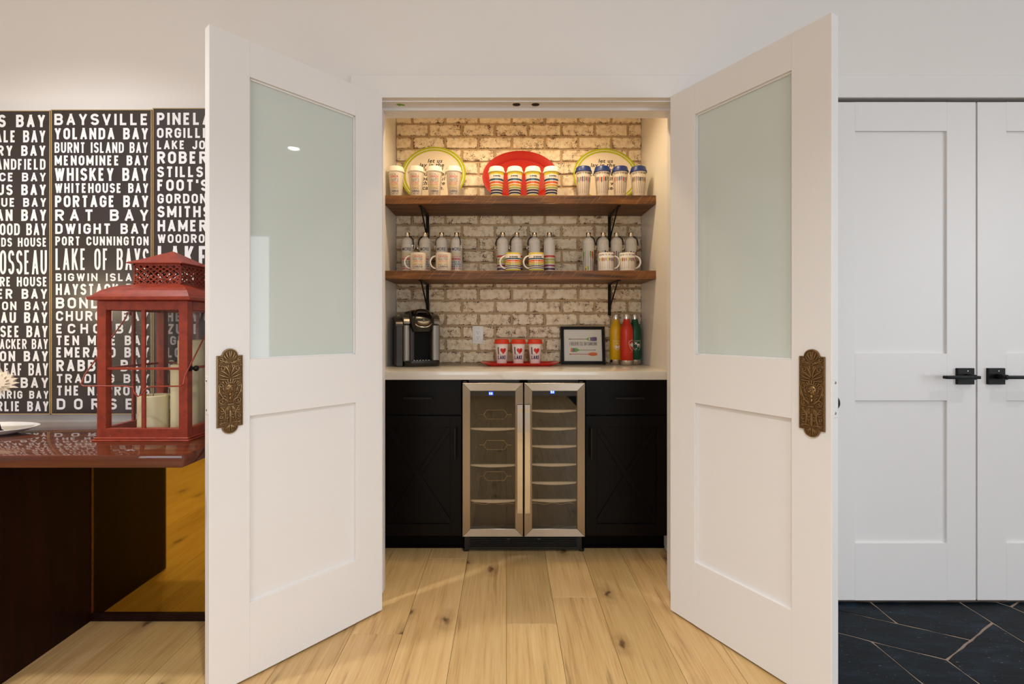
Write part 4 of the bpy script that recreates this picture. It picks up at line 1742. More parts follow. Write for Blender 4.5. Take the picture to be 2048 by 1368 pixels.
# striped travel cups
t = thing('travel_cup', '-', 'cup', (0, 0, 0), 0, 'striped travel cups on the upper shelf')
link('body', cup_body('cup_stripes'), t)
link('lid', cup_lid('lid_white'), t)
link('lettering', script_word(cup_r, .1075, .040, .0085), t)
place_row(t, (993, 1029.5, 1065.5, 1102.5), YCUP, SU - .002, ['%s striped travel cup from the left in front of the red platter' % o_ for o_ in ORD], [R(4), R(-4), R(2), R(8)])
# paddle travel cups
for i, px in enumerate((1166.7, 1204.3, 1240, 1276.5)):
    t = thing('travel_cup', '%s white travel cup from the left with paddle print and navy lid' % ORD[i], 'cup', ((px - CX) / F * YCUP, YCUP, SU), 0, 'paddle travel cups on the upper shelf')
    link('body', cup_body('cream_cup') if i == 0 else bm_, t)
    link('lid', cup_lid('lid_blue') if i == 0 else lm_, t)
    if i == 0:
        bm_, lm_ = t.children[0].data, t.children[1].data
        if bm_.name.startswith('lid'):
            bm_, lm_ = lm_, bm_
    link('paddle_print', paddle_print(cup_r, .108, .018, 9, .092, 40 + i, "I BELIEVE I'LL GO CANOEING", .1205, .0085), t)

# platters leaning on the bricks
def platter(label, px, py_top, half_w, half_h, lean, mats, words, depth=.018, group=None, name='platter'):
    # half_w, half_h in metres; local plate in the x-z plane, front towards -y, base at z=0
    yb = YB - .012 - 2 * half_h * math.sin(lean)
    root = thing(name, label, 'plate', ((px - CX) / F * (YB - .03), yb, SU), 0, group)
    root.rotation_euler = (-lean, 0, 0)
    n = 56
    prof = mats['prof']
    mb = MB()
    rings = []
    for k, y in prof:
        rings.append([(half_w - (1 - k) * half_h if True else 0, y, 0) for i in range(1)])
    rr = []
    for k, y in prof:
        d = (1 - k) * half_h
        rr.append([((half_w - d) * math.cos(2 * PI * i / n), y, half_h + (half_h - d) * math.sin(2 * PI * i / n)) for i in range(n)])
    vr = [[mb.bm.verts.new(p_) for p_ in r_] for r_ in rr]
    for j, (a, b) in enumerate(zip(vr, vr[1:])):
        mb.mi = mats['idx'][j]
        mb._faces([mb.bm.faces.new((a[i], a[(i + 1) % n], b[(i + 1) % n], b[i])) for i in range(n)], True)
    mb.mi = mats['idx'][-1]
    mb._faces([mb.bm.faces.new(vr[-1])])
    mb.mi = 0
    mb._faces([mb.bm.faces.new(list(reversed(vr[0])))])
    obj('dish', mb, mats['m'], root)
    if words:
        wm = MB()
        for txt, z, x_, sz in words:
            put(wm, shift(tri_text(txt, sz, .18, sz * .018, 'CENTER', 1.08), x_, z), lambda u, v: (u, -.0008 + words_y, v))
        obj('lettering', wm, 'ink', root)
    return root


words_y = -.004
lime_prof = dict(prof=[(.75, .006), (1.0, -.009), (1.0, -.0105), (.94, -.0092), (.915, -.0087), (.86, -.0070), (.82, -.0045), (.78, -.004)],
                 idx=[1, 0, 0, 1, 0, 1, 1, 1], m=['lime', 'plate'])
lw = [('let us', .268, .004, .036), ('lay in the', .240, -.014, .036), ('sun and', .211, -.008, .036), ('count every', .180, .0, .036), ('beautiful', .149, .0, .036), ('thing we', .119, .0, .036), ('can see.', .088, 0, .036)]
platter('round lime-rimmed plate with handwritten words behind the pale lettered cups', 869, 285, .189, .186, R(16), lime_prof, lw, group='lime-rimmed plates on the upper shelf', name='plate')
platter('round lime-rimmed plate with handwritten words behind the paddle cups', 1209, 291, .190, .181, R(16), lime_prof, lw, group='lime-rimmed plates on the upper shelf', name='plate')
red_prof = dict(prof=[(.7, .008), (1.0, -.012), (1.0, -.0145), (.97, -.0150), (.80, -.009), (.72, -.003), (.70, .0), (.68, .001), (.64, -.0005), (.62, .0006)], idx=[0] * 10, m=['red_plate'])
platter('red oval platter leaning on the bricks behind the striped cups', 1040.5, 299, .2225, .171, R(14), red_prof, None)

# flasks on the lower shelf
FLB = [(0, 0), (.0300, 0), (.0325, .003), (.0325, .1665)]
flask_r = lambda z: .0325
STRAP = [(.012, 0, .212), (.022, -.004, .209), (.034, -.006, .195), (.0385, -.006, .172), (.037, -.006, .160)]


def flask_proto(body_mat, group):
    t = thing('flask', '-', 'flask', (0, 0, 0), 0, group)
    link('body', MB().lathe(FLB + [(.0312, .1669), (.0312, .1684)], 36).mesh('body', body_mat), t)
    link('shoulder', MB().lathe([(.0312, .1684), (.0325, .1688), (.0325, .178), (.0316, .186), (.0288, .1935), (.0238, .2000), (.0180, .2040), (.0164, .2052), (.0160, .2075)], 36).mesh('shoulder', 'alu'), t)
    cp = link('cap', MB().lathe([(.0162, .2070), (.0166, .2080), (.0166, .2100), (.0150, .2108), (.0148, .2120), (.0148, .2330), (.0140, .2345), (0, .2345)], 28, mis=[1, 1, 1, 0, 0, 0, 0]).mesh('cap', ['steel_shiny', 'flask_ring']), t)
    st = link('strap', MB().tube(STRAP, .0022, 8, flat=1.6).mesh('strap', 'strap'), t)
    ring = [(.037 + .0062 * math.cos(a), -.006 + .002 * math.cos(a), .150 + .0135 * math.sin(a)) for a in [2 * PI * i / 18 for i in range(18)]]
    link('carabiner', MB().tube(ring, .0016, 8, closed=True).mesh('carabiner', 'steel_shiny'), st)
    return t


YFL = 2.80
t = flask_proto('alu', 'lettered flasks on the lower shelf')
mb = MB()
rnd = random.Random(5)
fn = on_cone(flask_r)
ps = tri_text('MORE', .026, 0, .0002)
xs = [v.x for p_ in ps for v in p_]
kx = .052 / (max(xs) - min(xs))
put(mb, shift(ps, -kx * (max(xs) + min(xs)) / 2, .1285, 1, kx), fn, 0)
z = .118
for mi, h_ in ((4, .007), (4, .009), (3, .009), (1, .016), (2, .012), (2, .012), (5, .010), (1, .012)):
    put(mb, smallprint(-.027, .027, z - h_, h_ * .85, rnd), fn, mi)
    z -= h_ * 1.12
link('lettering', mb.mesh('lettering', ['navy', 'red_ink', 'teal_ink', 'orange_ink', 'yellow_ink', 'purple_ink']), t)
place_row(t, (815, 850.5, 883.5, 913.4), YFL, SL, ['%s white flask from the left lettered MORE, on the lower shelf' % o_ for o_ in ORD], [R(-10), R(200), R(170), R(-42)])
# the printing keeps facing the room where the strap is turned
for o_ in list(bpy.data.objects):
    if o_.name.startswith('lettering') and o_.parent and o_.parent.get('group') == 'lettered flasks on the lower shelf':
        o_.rotation_euler = (0, 0, -o_.parent.rotation_euler[2])
t = flask_proto('flask_stripes', 'striped flasks on the lower shelf')
place_row(t, (1005.3, 1033.6, 1069, 1098.7), YFL, SL, ['%s colour-banded flask from the left on the lower shelf' % o_ for o_ in ORD], [R(185), R(192), R(188), R(60)])
for i, (px, rz) in enumerate(zip((1176.7, 1206, 1232.7, 1261.5), (-12, 190, -14, -6))):
    if i == 0:
        t = flask_proto('alu', 'paddle flasks on the lower shelf')
        pf = t
        t.location = ((px - CX) / F * YFL, YFL, SL)
        t.rotation_euler = (0, 0, R(rz))
        t['label'] = 'first white flask from the left with large paddle print, lower shelf'
    else:
        t = dup(pf, ((px - CX) / F * YFL, YFL, SL), R(rz), '%s white flask from the left with large paddle print, lower shelf' % ORD[i])
for o_ in [o_ for o_ in bpy.data.objects if o_.get('group') == 'paddle flasks on the lower shelf']:
    link('paddle_print', paddle_print(flask_r, .130, .008, 6, .080, hash(o_['label'][:6]) % 97 if False else len(o_['label']) * 7 + int(o_.location.x * 1000) % 50, style=1), o_, (0, 0, 0), (0, 0, -o_.rotation_euler[2]))

# mugs
MUG = [(0, 0), (.036, 0), (.0405, .003), (.0425, .008), (.0425, .098), (.0420, .100), (.0405, .100), (.0395, .097), (.0390, .010), (0, .008)]
mug_r = lambda z: .0425


def mug_proto(body_mat, group, side):
    t = thing('mug', '-', 'mug', (0, 0, 0), 0, group)
    link('body', MB().lathe(MUG, 44).mesh('body', body_mat), t)
    h_ = [(side * (.0405 + .031 * math.sin(a)), -.004 * math.sin(a), .050 + .034 * math.cos(a)) for a in [PI * i / 16 for i in range(17)]]
    link('handle', MB().tube(h_, .0048, 10, flat=1.5, up=(0, 1, 0)).mesh('handle', 'white'), t)
    return t


YM = 2.69
t = mug_proto('cream_cup', 'lettered mugs on the lower shelf', -1)
link('lettering', canada_print(mug_r, .012, .090, .058, 8), t)
place_row(t, (836, 887), YM, SL, ['left white mug with rainbow CANADA lettering on the lower shelf', 'right white mug with rainbow CANADA lettering on the lower shelf'], [R(6), R(2)])
t = mug_proto('mug_stripes', 'striped mugs on the lower shelf', -1)
link('lettering', script_word(mug_r, .0735, .048, .0085), t)
place_row(t, (1026, 1072.5), YM, SL, ['left striped mug in front of the banded flasks', 'right striped mug in front of the banded flasks'], [R(4), R(8)])
t = mug_proto('white', 'paddle mugs on the lower shelf', 1)
link('paddle_print', paddle_print(mug_r, .074, .010, 11, .112, 77, "I BELIEVE I'LL GO CANOEING", .084, .0085), t)
place_row(t, (1212.5, 1254), YM, SL, ['left white mug with paddle print and its handle to the right', 'right white mug with paddle print, next to the niche side wall'], [R(0), R(-6)])

# ------------------------------------------------------------------ things on the countertop
# tray with three cups
tr = thing('serving_tray', 'long red lacquered tray under the three heart cups', 'tray', ((1039.8 - CX) / F * 2.79, 2.785, CT))
def rrect(hx, hy, r, z, n=6):
    out = []
    for cx_, cy_, a0 in ((hx - r, hy - r, 0), (-hx + r, hy - r, 90), (-hx + r, -hy + r, 180), (hx - r, -hy + r, 270)):
        for i in range(n + 1):
            a = R(a0 + 90 * i / n)
            out.append((cx_ + r * math.cos(a), cy_ + r * math.sin(a), z))
    return out
mb = MB()
def wav(pts):
    return [(x, y, z + (.010 * max(0, (abs(x) - .13) / .09) ** 1.5 if z > .004 else .004 * max(0, (abs(x) - .15) / .07))) for x, y, z in pts]
mb.loft([wav(r_) for r_ in (rrect(.185, .070, .03, .0), rrect(.215, .093, .04, .0095), rrect(.219, .0965, .04, .0125), rrect(.217, .0945, .04, .0135), rrect(.212, .090, .04, .011), rrect(.188, .073, .03, .0045))], True, True)
obj('dish', mb, 'tray', tr)
LB = [(0, 0), (.0265, 0), (.0280, .002), (.0385, .121)]
lake_r = interp([(.0280, .002), (.0385, .121)])
t = thing('travel_cup', '-', 'cup', (0, 0, 0), 0, 'heart cups on the red tray')
link('body', MB().lathe(LB + [(.0365, .121), (.036, .116), (0, .114)], 40).mesh('body', 'white'), t)
link('lid', MB().lathe([(.0390, .117), (.0442, .118), (.0450, .121), (.0442, .125), (.0412, .128), (.0398, .139), (.0375, .1425), (.034, .143), (.032, .141), (0, .141)], 40).mesh('lid', 'lid_red'), t)
mb = MB()
fn = on_cone(lake_r)
put(mb, [[Vector((-.0250, .100)), Vector((-.0220, .058)), Vector((-.0158, .058)), Vector((-.0188, .100))]], fn, 0)
ps = []
for x_, ch, ww in ((-.0225, 'L', .0100), (-.0115, 'A', .0125), (.0025, 'K', .0110), (.0145, 'E', .0095)):
    ps += shift(letter_quads(ch, 0, ww, .0215, .0042), x_, .031)
put(mb, ps, fn, 1)
put(mb, shift(tri_text('the', .0075, .2), -.009, .056), fn, 0)
link('lettering', mb.mesh('lettering', ['ink', 'navy']), t)
mb = MB()
hp = []
for i in range(40):
    a = 2 * PI * i / 40
    hp.append((.016 * math.sin(a) ** 3, .0125 * math.cos(a) - .005 * math.cos(2 * a) - .002 * math.cos(3 * a) - .001 * math.cos(4 * a)))
def heart_fn(u, z):
    return on_cone(lake_r, -PI / 2, .0005)(u, z)
def heart_ring(k, e):
    f_ = on_cone(lake_r, -PI / 2, e)
    return [f_(.0075 + k * 1.12 * x, .0790 + k * 1.38 * z) for x, z in hp]
mb.loft([heart_ring(.92, .0006), heart_ring(.88, .0009), heart_ring(.5, .0012), heart_ring(.1, .0013)], False, True)
link('heart', mb.mesh('heart', 'heart'), t)
place_row(t, (1003.5, 1036.8, 1070), 2.79, CT + .0046, [o_ + ' white cup from the left with a red heart and red lid, on the tray' for o_ in ORD[:3]], [R(2), R(-2), R(0)])

# framed canoe print
w_, h_ = .258, .222
root = thing('picture_frame', 'black framed paddle print leaning on the bricks beside the bottles', 'picture', ((1166 - CX) / F * 2.875, 2.868, CT), R(-1))
root.rotation_euler = (-R(8.5), 0, R(-1))
fw = .0175
for i, poly in enumerate(([(-w_ / 2, 0), (w_ / 2, 0), (w_ / 2 - fw, fw), (-w_ / 2 + fw, fw)], [(-w_ / 2, h_), (-w_ / 2 + fw, h_ - fw), (w_ / 2 - fw, h_ - fw), (w_ / 2, h_)],
                          [(-w_ / 2, 0), (-w_ / 2 + fw, fw), (-w_ / 2 + fw, h_ - fw), (-w_ / 2, h_)], [(w_ / 2, 0), (w_ / 2, h_), (w_ / 2 - fw, h_ - fw), (w_ / 2 - fw, fw)])):
    obj('frame_side', MB().prism(poly, -.011, .011, 'y', .001), 'frame_black', root)
paper = obj('print', MB().box(-w_ / 2 + fw - .002, w_ / 2 - fw + .002, -.002, .004, fw - .002, h_ - fw + .002), 'paper', root)
obj('glass_pane', MB().box(-w_ / 2 + fw - .001, w_ / 2 - fw + .001, -.0055, -.0035, fw - .001, h_ - fw + .001), 'clear_glass', root)
mb = MB()
fn = lambda u, v: (u, -.0026, v)
def paddle(x_grip, x_tip, z, blade_l, bw_, c_blade, c_shaft, c_mid, square):
    d = 1 if x_tip > x_grip else -1
    put(mb, rect(*sorted((x_grip, x_tip - d * blade_l * .9)), z - .0017, z + .0017), fn, c_shaft)
    put(mb, oval(x_grip, z, .005, .0032), fn, c_shaft)
    b0 = x_tip - d * blade_l
    if square:
        prof = [(0, .12), (.18, .18), (.38, .75), (.45, .95), (.9, 1), (1, .8)]
    else:
        prof = [(0, .12), (.12, .55), (.35, .95), (.6, 1), (.85, .85), (1, .45)]
    poly = [(b0 + d * blade_l * a, z + bw_ * b) for a, b in prof] + [(b0 + d * blade_l * a, z - bw_ * b) for a, b in reversed(prof)]
    if d < 0:
        poly = poly[::-1]
    put(mb, [[Vector(p_) for p_ in poly]], fn, c_blade)
    return b0, d
L0, R0 = -.078, .082
zt = .1480
b0, d = paddle(L0, R0, zt, .078, .0115, 4, 7, 0, True)
fn = lambda u, v: (u, -.0030, v)
put(mb, [[Vector((R0 - .038, zt - .004)), Vector((R0 - .028, zt - .0115)), Vector((R0 - .002, zt - .0115)), Vector((R0 + .002, zt)), Vector((R0 - .002, zt + .0115)), Vector((R0 - .028, zt + .0115)), Vector((R0 - .038, zt + .004))]], fn, 6)
put(mb, rect(R0 - .046, R0 - .040, zt - .008, zt + .008), fn, 10)
fn = lambda u, v: (u, -.0026, v)
b0, d = paddle(R0 - .012, L0 + .006, .0830, .062, .0120, 4, 8, 0, True)
fn = lambda u, v: (u, -.0030, v)
put(mb, rect(L0 + .006, L0 + .018, .0735, .0925), fn, 2)
put(mb, rect(L0 + .018, L0 + .030, .0720, .0940), fn, 5)
fn = lambda u, v: (u, -.0026, v)
b0, d = paddle(L0 + .003, R0 + .002, .0590, .056, .0110, 2, 1, 0, False)
fn = lambda u, v: (u, -.0030, v)
put(mb, rect(R0 - .044, R0 - .006, .0575, .0605), fn, 1)
put(mb, shift(text_quads("I BELIEVE I'LL GO CANOEING", L0 + .001, R0 + .001, .0205, .075, .36, .16), 0, .1100), fn, 9)
obj('paddle_print', mb, PADC + ['white_ink'], paper)

# insulated bottles
BR = .0372
def bottle(label, px, y, mat_, a0, crest, name='bottle'):
    root = thing(name, label, 'bottle', ((px - CX) / F * y, y, CT), 0, 'insulated bottles beside the framed print')
    obj('base', MB().lathe([(0, .002), (.027, .001), (.030, 0), (.0345, .003), (BR - .001, .009), (BR - .0003, .027)], 40), 'steel_shiny', root)
    obj('body', MB().lathe([(BR - .0003, .0265), (BR, .027), (BR, .190), (.0362, .202), (.0325, .218), (.0265, .233), (.0212, .244), (.0188, .252), (.0184, .263)], 40), mat_, root)
    obj('cap', MB().lathe([(.0165, .263), (.0165, .2645), (.0192, .2655), (.0192, .2865), (.0182, .290), (0, .290)], 32), 'steel_shiny', root)
    mb = MB()
    fn = on_cone(lambda z: BR, -PI / 2 + a0)
    for polys, mi in crest():
        put(mb, shift(polys, 0, .113), fn, mi)
    obj('crest', mb, ['white_ink', 'red_ink'], root)
    return root


def outline(pts, t_):
    return ribbon(pts + [pts[0]], t_)


def small_words(txt, x0, x1, z, h_):
    return shift(text_quads(txt, x0, x1, h_, .16, .6, .25), 0, z)


def crest_canada_mountain():
    s_ = [(-.0215, .030), (.0215, .030), (.0215, .004), (.019, -.012), (.012, -.023), (0, -.031), (-.012, -.023), (-.019, -.012), (-.0215, .004)]
    out = [(outline(s_, .0018), 0), (small_words('CANADA', -.0165, .0165, .0205, .0058), 0)]
    out.append(([[Vector(p_) for p_ in ((-.013, .000), (-.006, .009), (-.003, .0135), (.001, .0125), (.006, .008), (.013, .000))]], 0))
    out.append(([[Vector(p_) for p_ in ((-.015, -.003), (-.005, -.003), (0, -.010), (.005, -.003), (.015, -.003), (.013, -.014), (.007, -.022), (.003, -.017), (0, -.020), (-.003, -.017), (-.007, -.022), (-.013, -.014))]], 0))
    return out


LEAF_HALF = [(0, .020), (.0030, .0145), (.0062, .0160), (.0050, .0070), (.0095, .0110), (.0108, .0085), (.0160, .0090), (.0145, .0045), (.0165, .0025), (.0085, -.0045), (.0095, -.0075), (.0012, -.0065), (.0012, -.0145)]
leaf_poly = [Vector(p_) for p_ in LEAF_HALF] + [Vector((-x, z)) for x, z in reversed(LEAF_HALF[1:])]


def crest_maple():
    s_ = [(-.023, .022), (-.014, .025), (0, .032), (.014, .025), (.023, .022), (.022, .004), (.014, -.016), (0, -.031), (-.014, -.016), (-.022, .004)]
    out = [([[Vector(p_) for p_ in s_]], 1), (outline(s_, .0024), 0), ([leaf_poly], 0), (small_words('CANADA', -.016, .016, -.0395, .0032), 0)]
    return out


def crest_moose():
    s_ = [(-.0215, .030), (.0215, .030), (.0215, -.012), (.018, -.022), (.009, -.030), (-.009, -.030), (-.018, -.022), (-.0215, -.012)]
    moose = [(-.016, .004), (-.011, .010), (-.015, .0135), (-.017, .018), (-.011, .0155), (-.004, .016), (.003, .0175), (-.003, .0115), (.000, .008), (.008, .007), (.0155, .008), (.017, .002), (.0155, -.014), (.012, -.014), (.012, -.003), (.007, -.002), (.0045, -.014), (.001, -.014), (.001, -.001), (-.004, .003), (-.009, .0045), (-.014, .0015)]
    out = [(outline(s_, .0018), 0), (small_words('CANADA', -.0165, .0165, .0215, .0055), 0), ([[Vector(p_) for p_ in moose]], 0)]
    out.append((rect(-.020, .020, -.0162, -.0152), 0))
    out.append((shift([leaf_poly], -.004, -.0225, .30), 0))
    return out


bottle('yellow steel-capped bottle with a mountain crest, left of the red bottle', 1232, 2.888, 'yellow_bottle', 0.0, crest_canada_mountain)
bottle('red steel-capped bottle with a maple leaf crest, in front of the others', 1253.2, 2.828, 'red_bottle', R(42), crest_maple)
bottle('dark green steel-capped bottle with a moose crest, nearest the side wall', 1269.5, 2.888, 'green_bottle', R(6), crest_moose)

# coffee machine
root = thing('coffee_machine', 'dark silver pod coffee machine in the left corner of the countertop', 'coffee machine', (-.503, 2.787, CT), R(19))
def sq(x0, x1, y0, y1, z, r, n=5):
    cx_, cy_ = (x0 + x1) / 2, (y0 + y1) / 2
    return [(cx_ + p_[0], cy_ + p_[1], z) for p_ in rrect((x1 - x0) / 2, (y1 - y0) / 2, r, z, n)]
mb = MB()
mb.loft([sq(-.092, .106, -.030, .095, .0, .03), sq(-.094, .108, -.032, .097, .01, .03), sq(-.094, .108, -.032, .097, .262, .03), sq(-.088, .102, -.030, .093, .285, .03), sq(-.076, .088, -.022, .082, .301, .03), sq(-.05, .06, -.005, .065, .309, .025)])
obj('housing', mb, 'machine', root)
# front columns
for xa, xb, lab in ((-.094, -.058, 0), (.062, .108, 1)):
    m2 = MB()
    r2 = .012
    m2.loft([sq(xa, xb, -.098, -.020, .030, r2), sq(xa, xb, -.098, -.020, .225, r2), sq(xa + .003, xb - .003, -.090, -.020, .233, r2)])
    obj('front_column', m2, 'machine_light', root)
m2 = MB().box(-.060, .064, -.036, -.028, .020, .262)
obj('recess_panel', m2, 'recess', root)
m2 = MB()
m2.loft([sq(-.058, -.030, -.075, -.030, .030, .006), sq(-.058, -.030, -.075, -.030, .225, .006)])
obj('side_liner', m2, 'tank', root)
# tank on the left side
def arch(y0, y1, z0, z1, z2, n=8):
    """side outline in (y, z): straight front up to z1, then a quarter arch to the top z2 at the back"""
    pts = [(y1, z0), (y0, z0), (y0, z1)]
    ym = y0 + (y1 - y0) * .72
    for i in range(1, n + 1):
        a = PI / 2 * i / n
        pts.append((ym - (ym - y0) * math.cos(a), z1 + (z2 - z1) * math.sin(a)))
    pts.append((y1, z2 - .006))
    return pts
tk = obj('water_tank', MB().prism(arch(-.088, .088, .004, .222, .275), -.132, -.0945, 'x', .004), 'tank', root)
rib = MB()
rib.prism([(-.020, .012), (-.012, .012), (.004, .215), (-.004, .215)], -.1345, -.131, 'x', .0006)
rib.prism([(-.070, .010), (.070, .010), (.070, .034), (-.070, .034)], -.1335, -.131, 'x', .0006)
obj('tank_ridge', rib, 'tank', tk)
lidp = arch(-.0905, .090, .222, .2235, .2795)
obj('tank_lid', MB().prism([(.0905, .262), (.060, .270), (.0, .262), (-.05, .243), (-.0850, .2225)] + [p_ for p_ in lidp[2:]], -.1345, -.0935, 'x', .0015), 'machine', tk)
# head over the cup recess
m2 = MB()
def headr(x0, x1, y0, y1, z, r):
    return sq(x0, x1, y0, y1, z, r, 6)
m2.loft([headr(-.044, .056, -.112, -.022, .192, .030), headr(-.052, .064, -.122, -.020, .214, .030), headr(-.057, .070, -.124, .02, .240, .03), headr(-.057, .070, -.104, .05, .276, .03), headr(-.052, .066, -.066, .07, .302, .03), headr(-.038, .052, -.03, .07, .313, .025)])
hd = obj('brew_head', m2, 'machine_black', root)
for xa, xb in ((-.0935, -.0575), (.0705, .1075)):
    obj('shoulder', MB().prism(arch(-.099, .090, .236, .2375, .2965), xa, xb, 'x', .003), 'machine_light', root)
# tilted oval control panel with chrome lip
til = Matrix.Translation((.010, -.092, .266)) @ Matrix.Rotation(R(50), 4, 'X') @ Matrix.Diagonal((.84, .96, 1, 1))
def ov(rx, ry, z, n=32, pw=2.4):
    out = []
    for i in range(n):
        a = 2 * PI * i / n
        c_, s__ = math.cos(a), math.sin(a)
        out.append((rx * abs(c_) ** (2 / pw) * (1 if c_ >= 0 else -1), ry * abs(s__) ** (2 / pw) * (1 if s__ >= 0 else -1), z))
    return out
m2 = MB()
m2.loft([ov(.052, .060, -.030), ov(.059, .066, -.004), ov(.061, .068, .004), ov(.056, .063, .009), ov(.052, .059, .008)])
m2.xform(til)
pn = obj('control_panel', m2, 'catch', root)
m2 = MB()
m2.loft([ov(.0585, .0655, -.0065), ov(.0625, .0695, -.004), ov(.0645, .0715, .000), ov(.0625, .0695, .0035), ov(.0605, .0675, .0045)], False, False)
m2.xform(til)
obj('chrome_lip', m2, 'steel_shiny', pn)
m2 = MB()
m2.loft([ov(.046, .052, .0075), ov(.046, .052, .0095), ov(.044, .050, .0100)])
m2.xform(til)
obj('panel_face', m2, 'machine', pn)
m2 = MB()
m2.box(-.028, .028, -.004, .034, .0095, .0112, .001)
m2.xform(til)
sc_ = obj('screen', m2, 'machine_black', pn)
m2 = MB().box(-.030, .030, .036, .041, .0095, .0120, .0008).xform(til)
obj('screen_bar', m2, 'steel_shiny', pn)
m2 = MB().lathe([(0, .009), (.009, .009), (.009, .0125), (.0068, .0132), (.006, .0118), (0, .0118)], 20, 0.004, -.024).xform(til)
obj('button', m2, 'machine_black', pn)
# base and drip tray
m2 = MB()
m2.loft([sq(-.094, .108, -.118, .0, .0, .045, 8), sq(-.094, .108, -.120, .0, .003, .045, 8), sq(-.094, .108, -.120, .0, .031, .045, 8), sq(-.091, .105, -.117, .0, .034, .045, 8)])
dt = obj('drip_tray', m2, 'machine_black', root)
m2 = MB()
for i in range(6):
    m2.box(-.040 + i * .016, -.034 + i * .016, -.108, -.036, .0335, .0362)
obj('drip_grate', m2, 'steel', dt)

# ------------------------------------------------------------------ signs, console table, lantern at the left
YSG = 1.974
def sign(px0, px1, py0, py1, label, rows, align):
    a, b = W(px0, py0, YSG), W(px1, py1, YSG)
    root = thing('word_sign', label, 'sign', ((a.x + b.x) / 2, YSG, b.z), 0, 'tall dark place-name signs')
    objw('board', MB().box(a.x + .003, b.x - .003, YSG, YSG + .022, b.z + .003, a.z - .003, .0008), 'sign', root, root)
    e = MB()
    for x0, x1, z0, z1 in ((a.x, b.x, a.z - .0035, a.z), (a.x, b.x, b.z, b.z + .0035), (a.x, a.x + .0035, b.z, a.z), (b.x - .0035, b.x, b.z, a.z)):
        e.box(x0, x1, YSG - .001, YSG + .0245, z0, z1, .0006)
    objw('edging', e, 'sign_edge', root, root)
    mb = MB()
    for txt, xl, xr, yt, yb in rows:
        pre, txt = txt.split('|') if '|' in txt else ('', txt)
        p0, p1 = W(xl, yb, YSG), W(xr, yt, YSG)
        hh = p1.z - p0.z
        tk = .205 if hh < .055 else .155
        wide = .66 if hh < .055 else .42
        put(mb, shift(text_quads(txt, p0.x, p1.x, hh, tk, wide, .24 if align == 'fit' else .22, align, pre), 0, p0.z), lambda u, v: (u, YSG - .0008, v))
    objw('lettering', mb, 'sign_letter', root, root)
    return root


def grow(y, y0, a0, a1):
    return a0 + (a1 - a0) * (y - 228) / 592.0


rows2 = [('BAYSVILLE', 227.6, 250.5), ('YOLANDA BAY', 256, 279), ('BURNT ISLAND BAY', 284.7, 306), ('MENOMINEE BAY', 311, 331), ('WHISKEY BAY', 336, 362), ('WHITEHOUSE BAY', 366.6, 386),
         ('PORTAGE BAY', 391, 414.5), ('RAT BAY', 419, 442), ('DWIGHT BAY', 447, 468), ('PORT CUNNINGTON', 473, 491), ('LAKE OF BAYS', 497, 540), ('BIGWIN ISLAND', 546.7, 562.4),
         ('HAYSTACK BAY', 567.6, 590), ('BONDI BAY', 595, 617), ('CHURCH BAY', 622, 642), ('ECHO BAY', 647.5, 667), ('TEN MILE BAY', 671, 690.5), ('EMERALD BAY', 694.5, 715), ('RABBIT BAY', 719.6, 742.6),
         ('TRADING BAY', 748, 766), ('THE NARROWS', 771, 791), ('DORSET', 797, 819)]
sign(102, 303.5, 219, 829, 'middle dark sign whose top line reads BAYSVILLE, behind the red lantern', [(t_, grow(a, 0, 109, 114), grow(a, 0, 296.5, 299.5), a, b) for t_, a, b in rows2], 'fit')
rows1 = [('RUS|S BAY', -3, 229.5, 254.7), ('ARD|ALE BAY', -9, 261, 285), ('CA|RY BAY', -5, 291, 312), ('BR|ANDFIELD', -7, 318, 339.5), ('GRA|CE BAY', -1, 345.5, 363), ('CYR|US BAY', -5, 369, 390.5), ('BELLE|VUE BAY', -14, 396, 413.7),
         ('BRY|AN BAY', -7, 419, 442), ('W|OOD BAY', 0, 447, 470.5), ('LA|NDS HOUSE', -10, 475.5, 493.4), ('LAKE R|OSSEAU', 0, 500.5, 548.7), ('SHO|RE HOUSE', 0, 553.8, 572.9), ('BAK|ER BAY', -5, 577.8, 597.7), ('BY|RON BAY', -12, 603, 620.4),
         ('NASS|AU BAY', 2, 624.4, 646), ('MUS|SEE BAY', 1, 651.5, 674.5), ('CR|ACKER BAY', 0, 678, 698), ('AX|ON BAY', 0, 702, 722.7), ('BIG |LEAF BAY', -3, 726.4, 751), ('RYA|N BAY', 7, 755, 775.8), ('WE|NRIG BAY', 0, 781.6, 797.3), ('CHA|RLIE BAY', -6, 802.5, 822.5)]
sign(-101, 100.5, 221, 829, 'left dark sign with lines ending in BAY, cut by the left edge', [(t_, xl, grow(a, 0, 91, 98), a, b) for t_, xl, a, b in rows1], 'fit')
rows3 = [('PINELANDS', 225.5, 250), ('ORGILLIA', 256, 276), ('LAKE JOSEPH', 281, 298.7), ('ROBERTS', 303, 327.6), ('STILLS', 333, 354.5), ("FOOT'S BAY", 359, 382), ('GORDON', 387.6, 407), ('SMITHS', 412, 434.7),
         ('HAMER', 440, 463), ('WOODROSE', 468.4, 486), ('LAKE M', 492, 536), ('SANDY BAY', 545, 563), ('HAZEL', 570, 590), ('STANLEY', 597, 617), ('SHERWOOD', 623, 643), ('AZURE BAY', 648, 668), ('INGLE', 672, 690), ('SLOAN', 695, 715), ('POINT', 720, 742), ('INNIS BAY', 748, 766), ('SOUTH BAY', 772, 791), ('MINOR', 797, 818)]
sign(305.5, 507, 216, 828, 'right dark sign whose top line begins PINELAN, partly behind the open door', [(t_, grow(a, 0, 314, 318), 500, a, b) for t_, a, b in rows3], 'left')

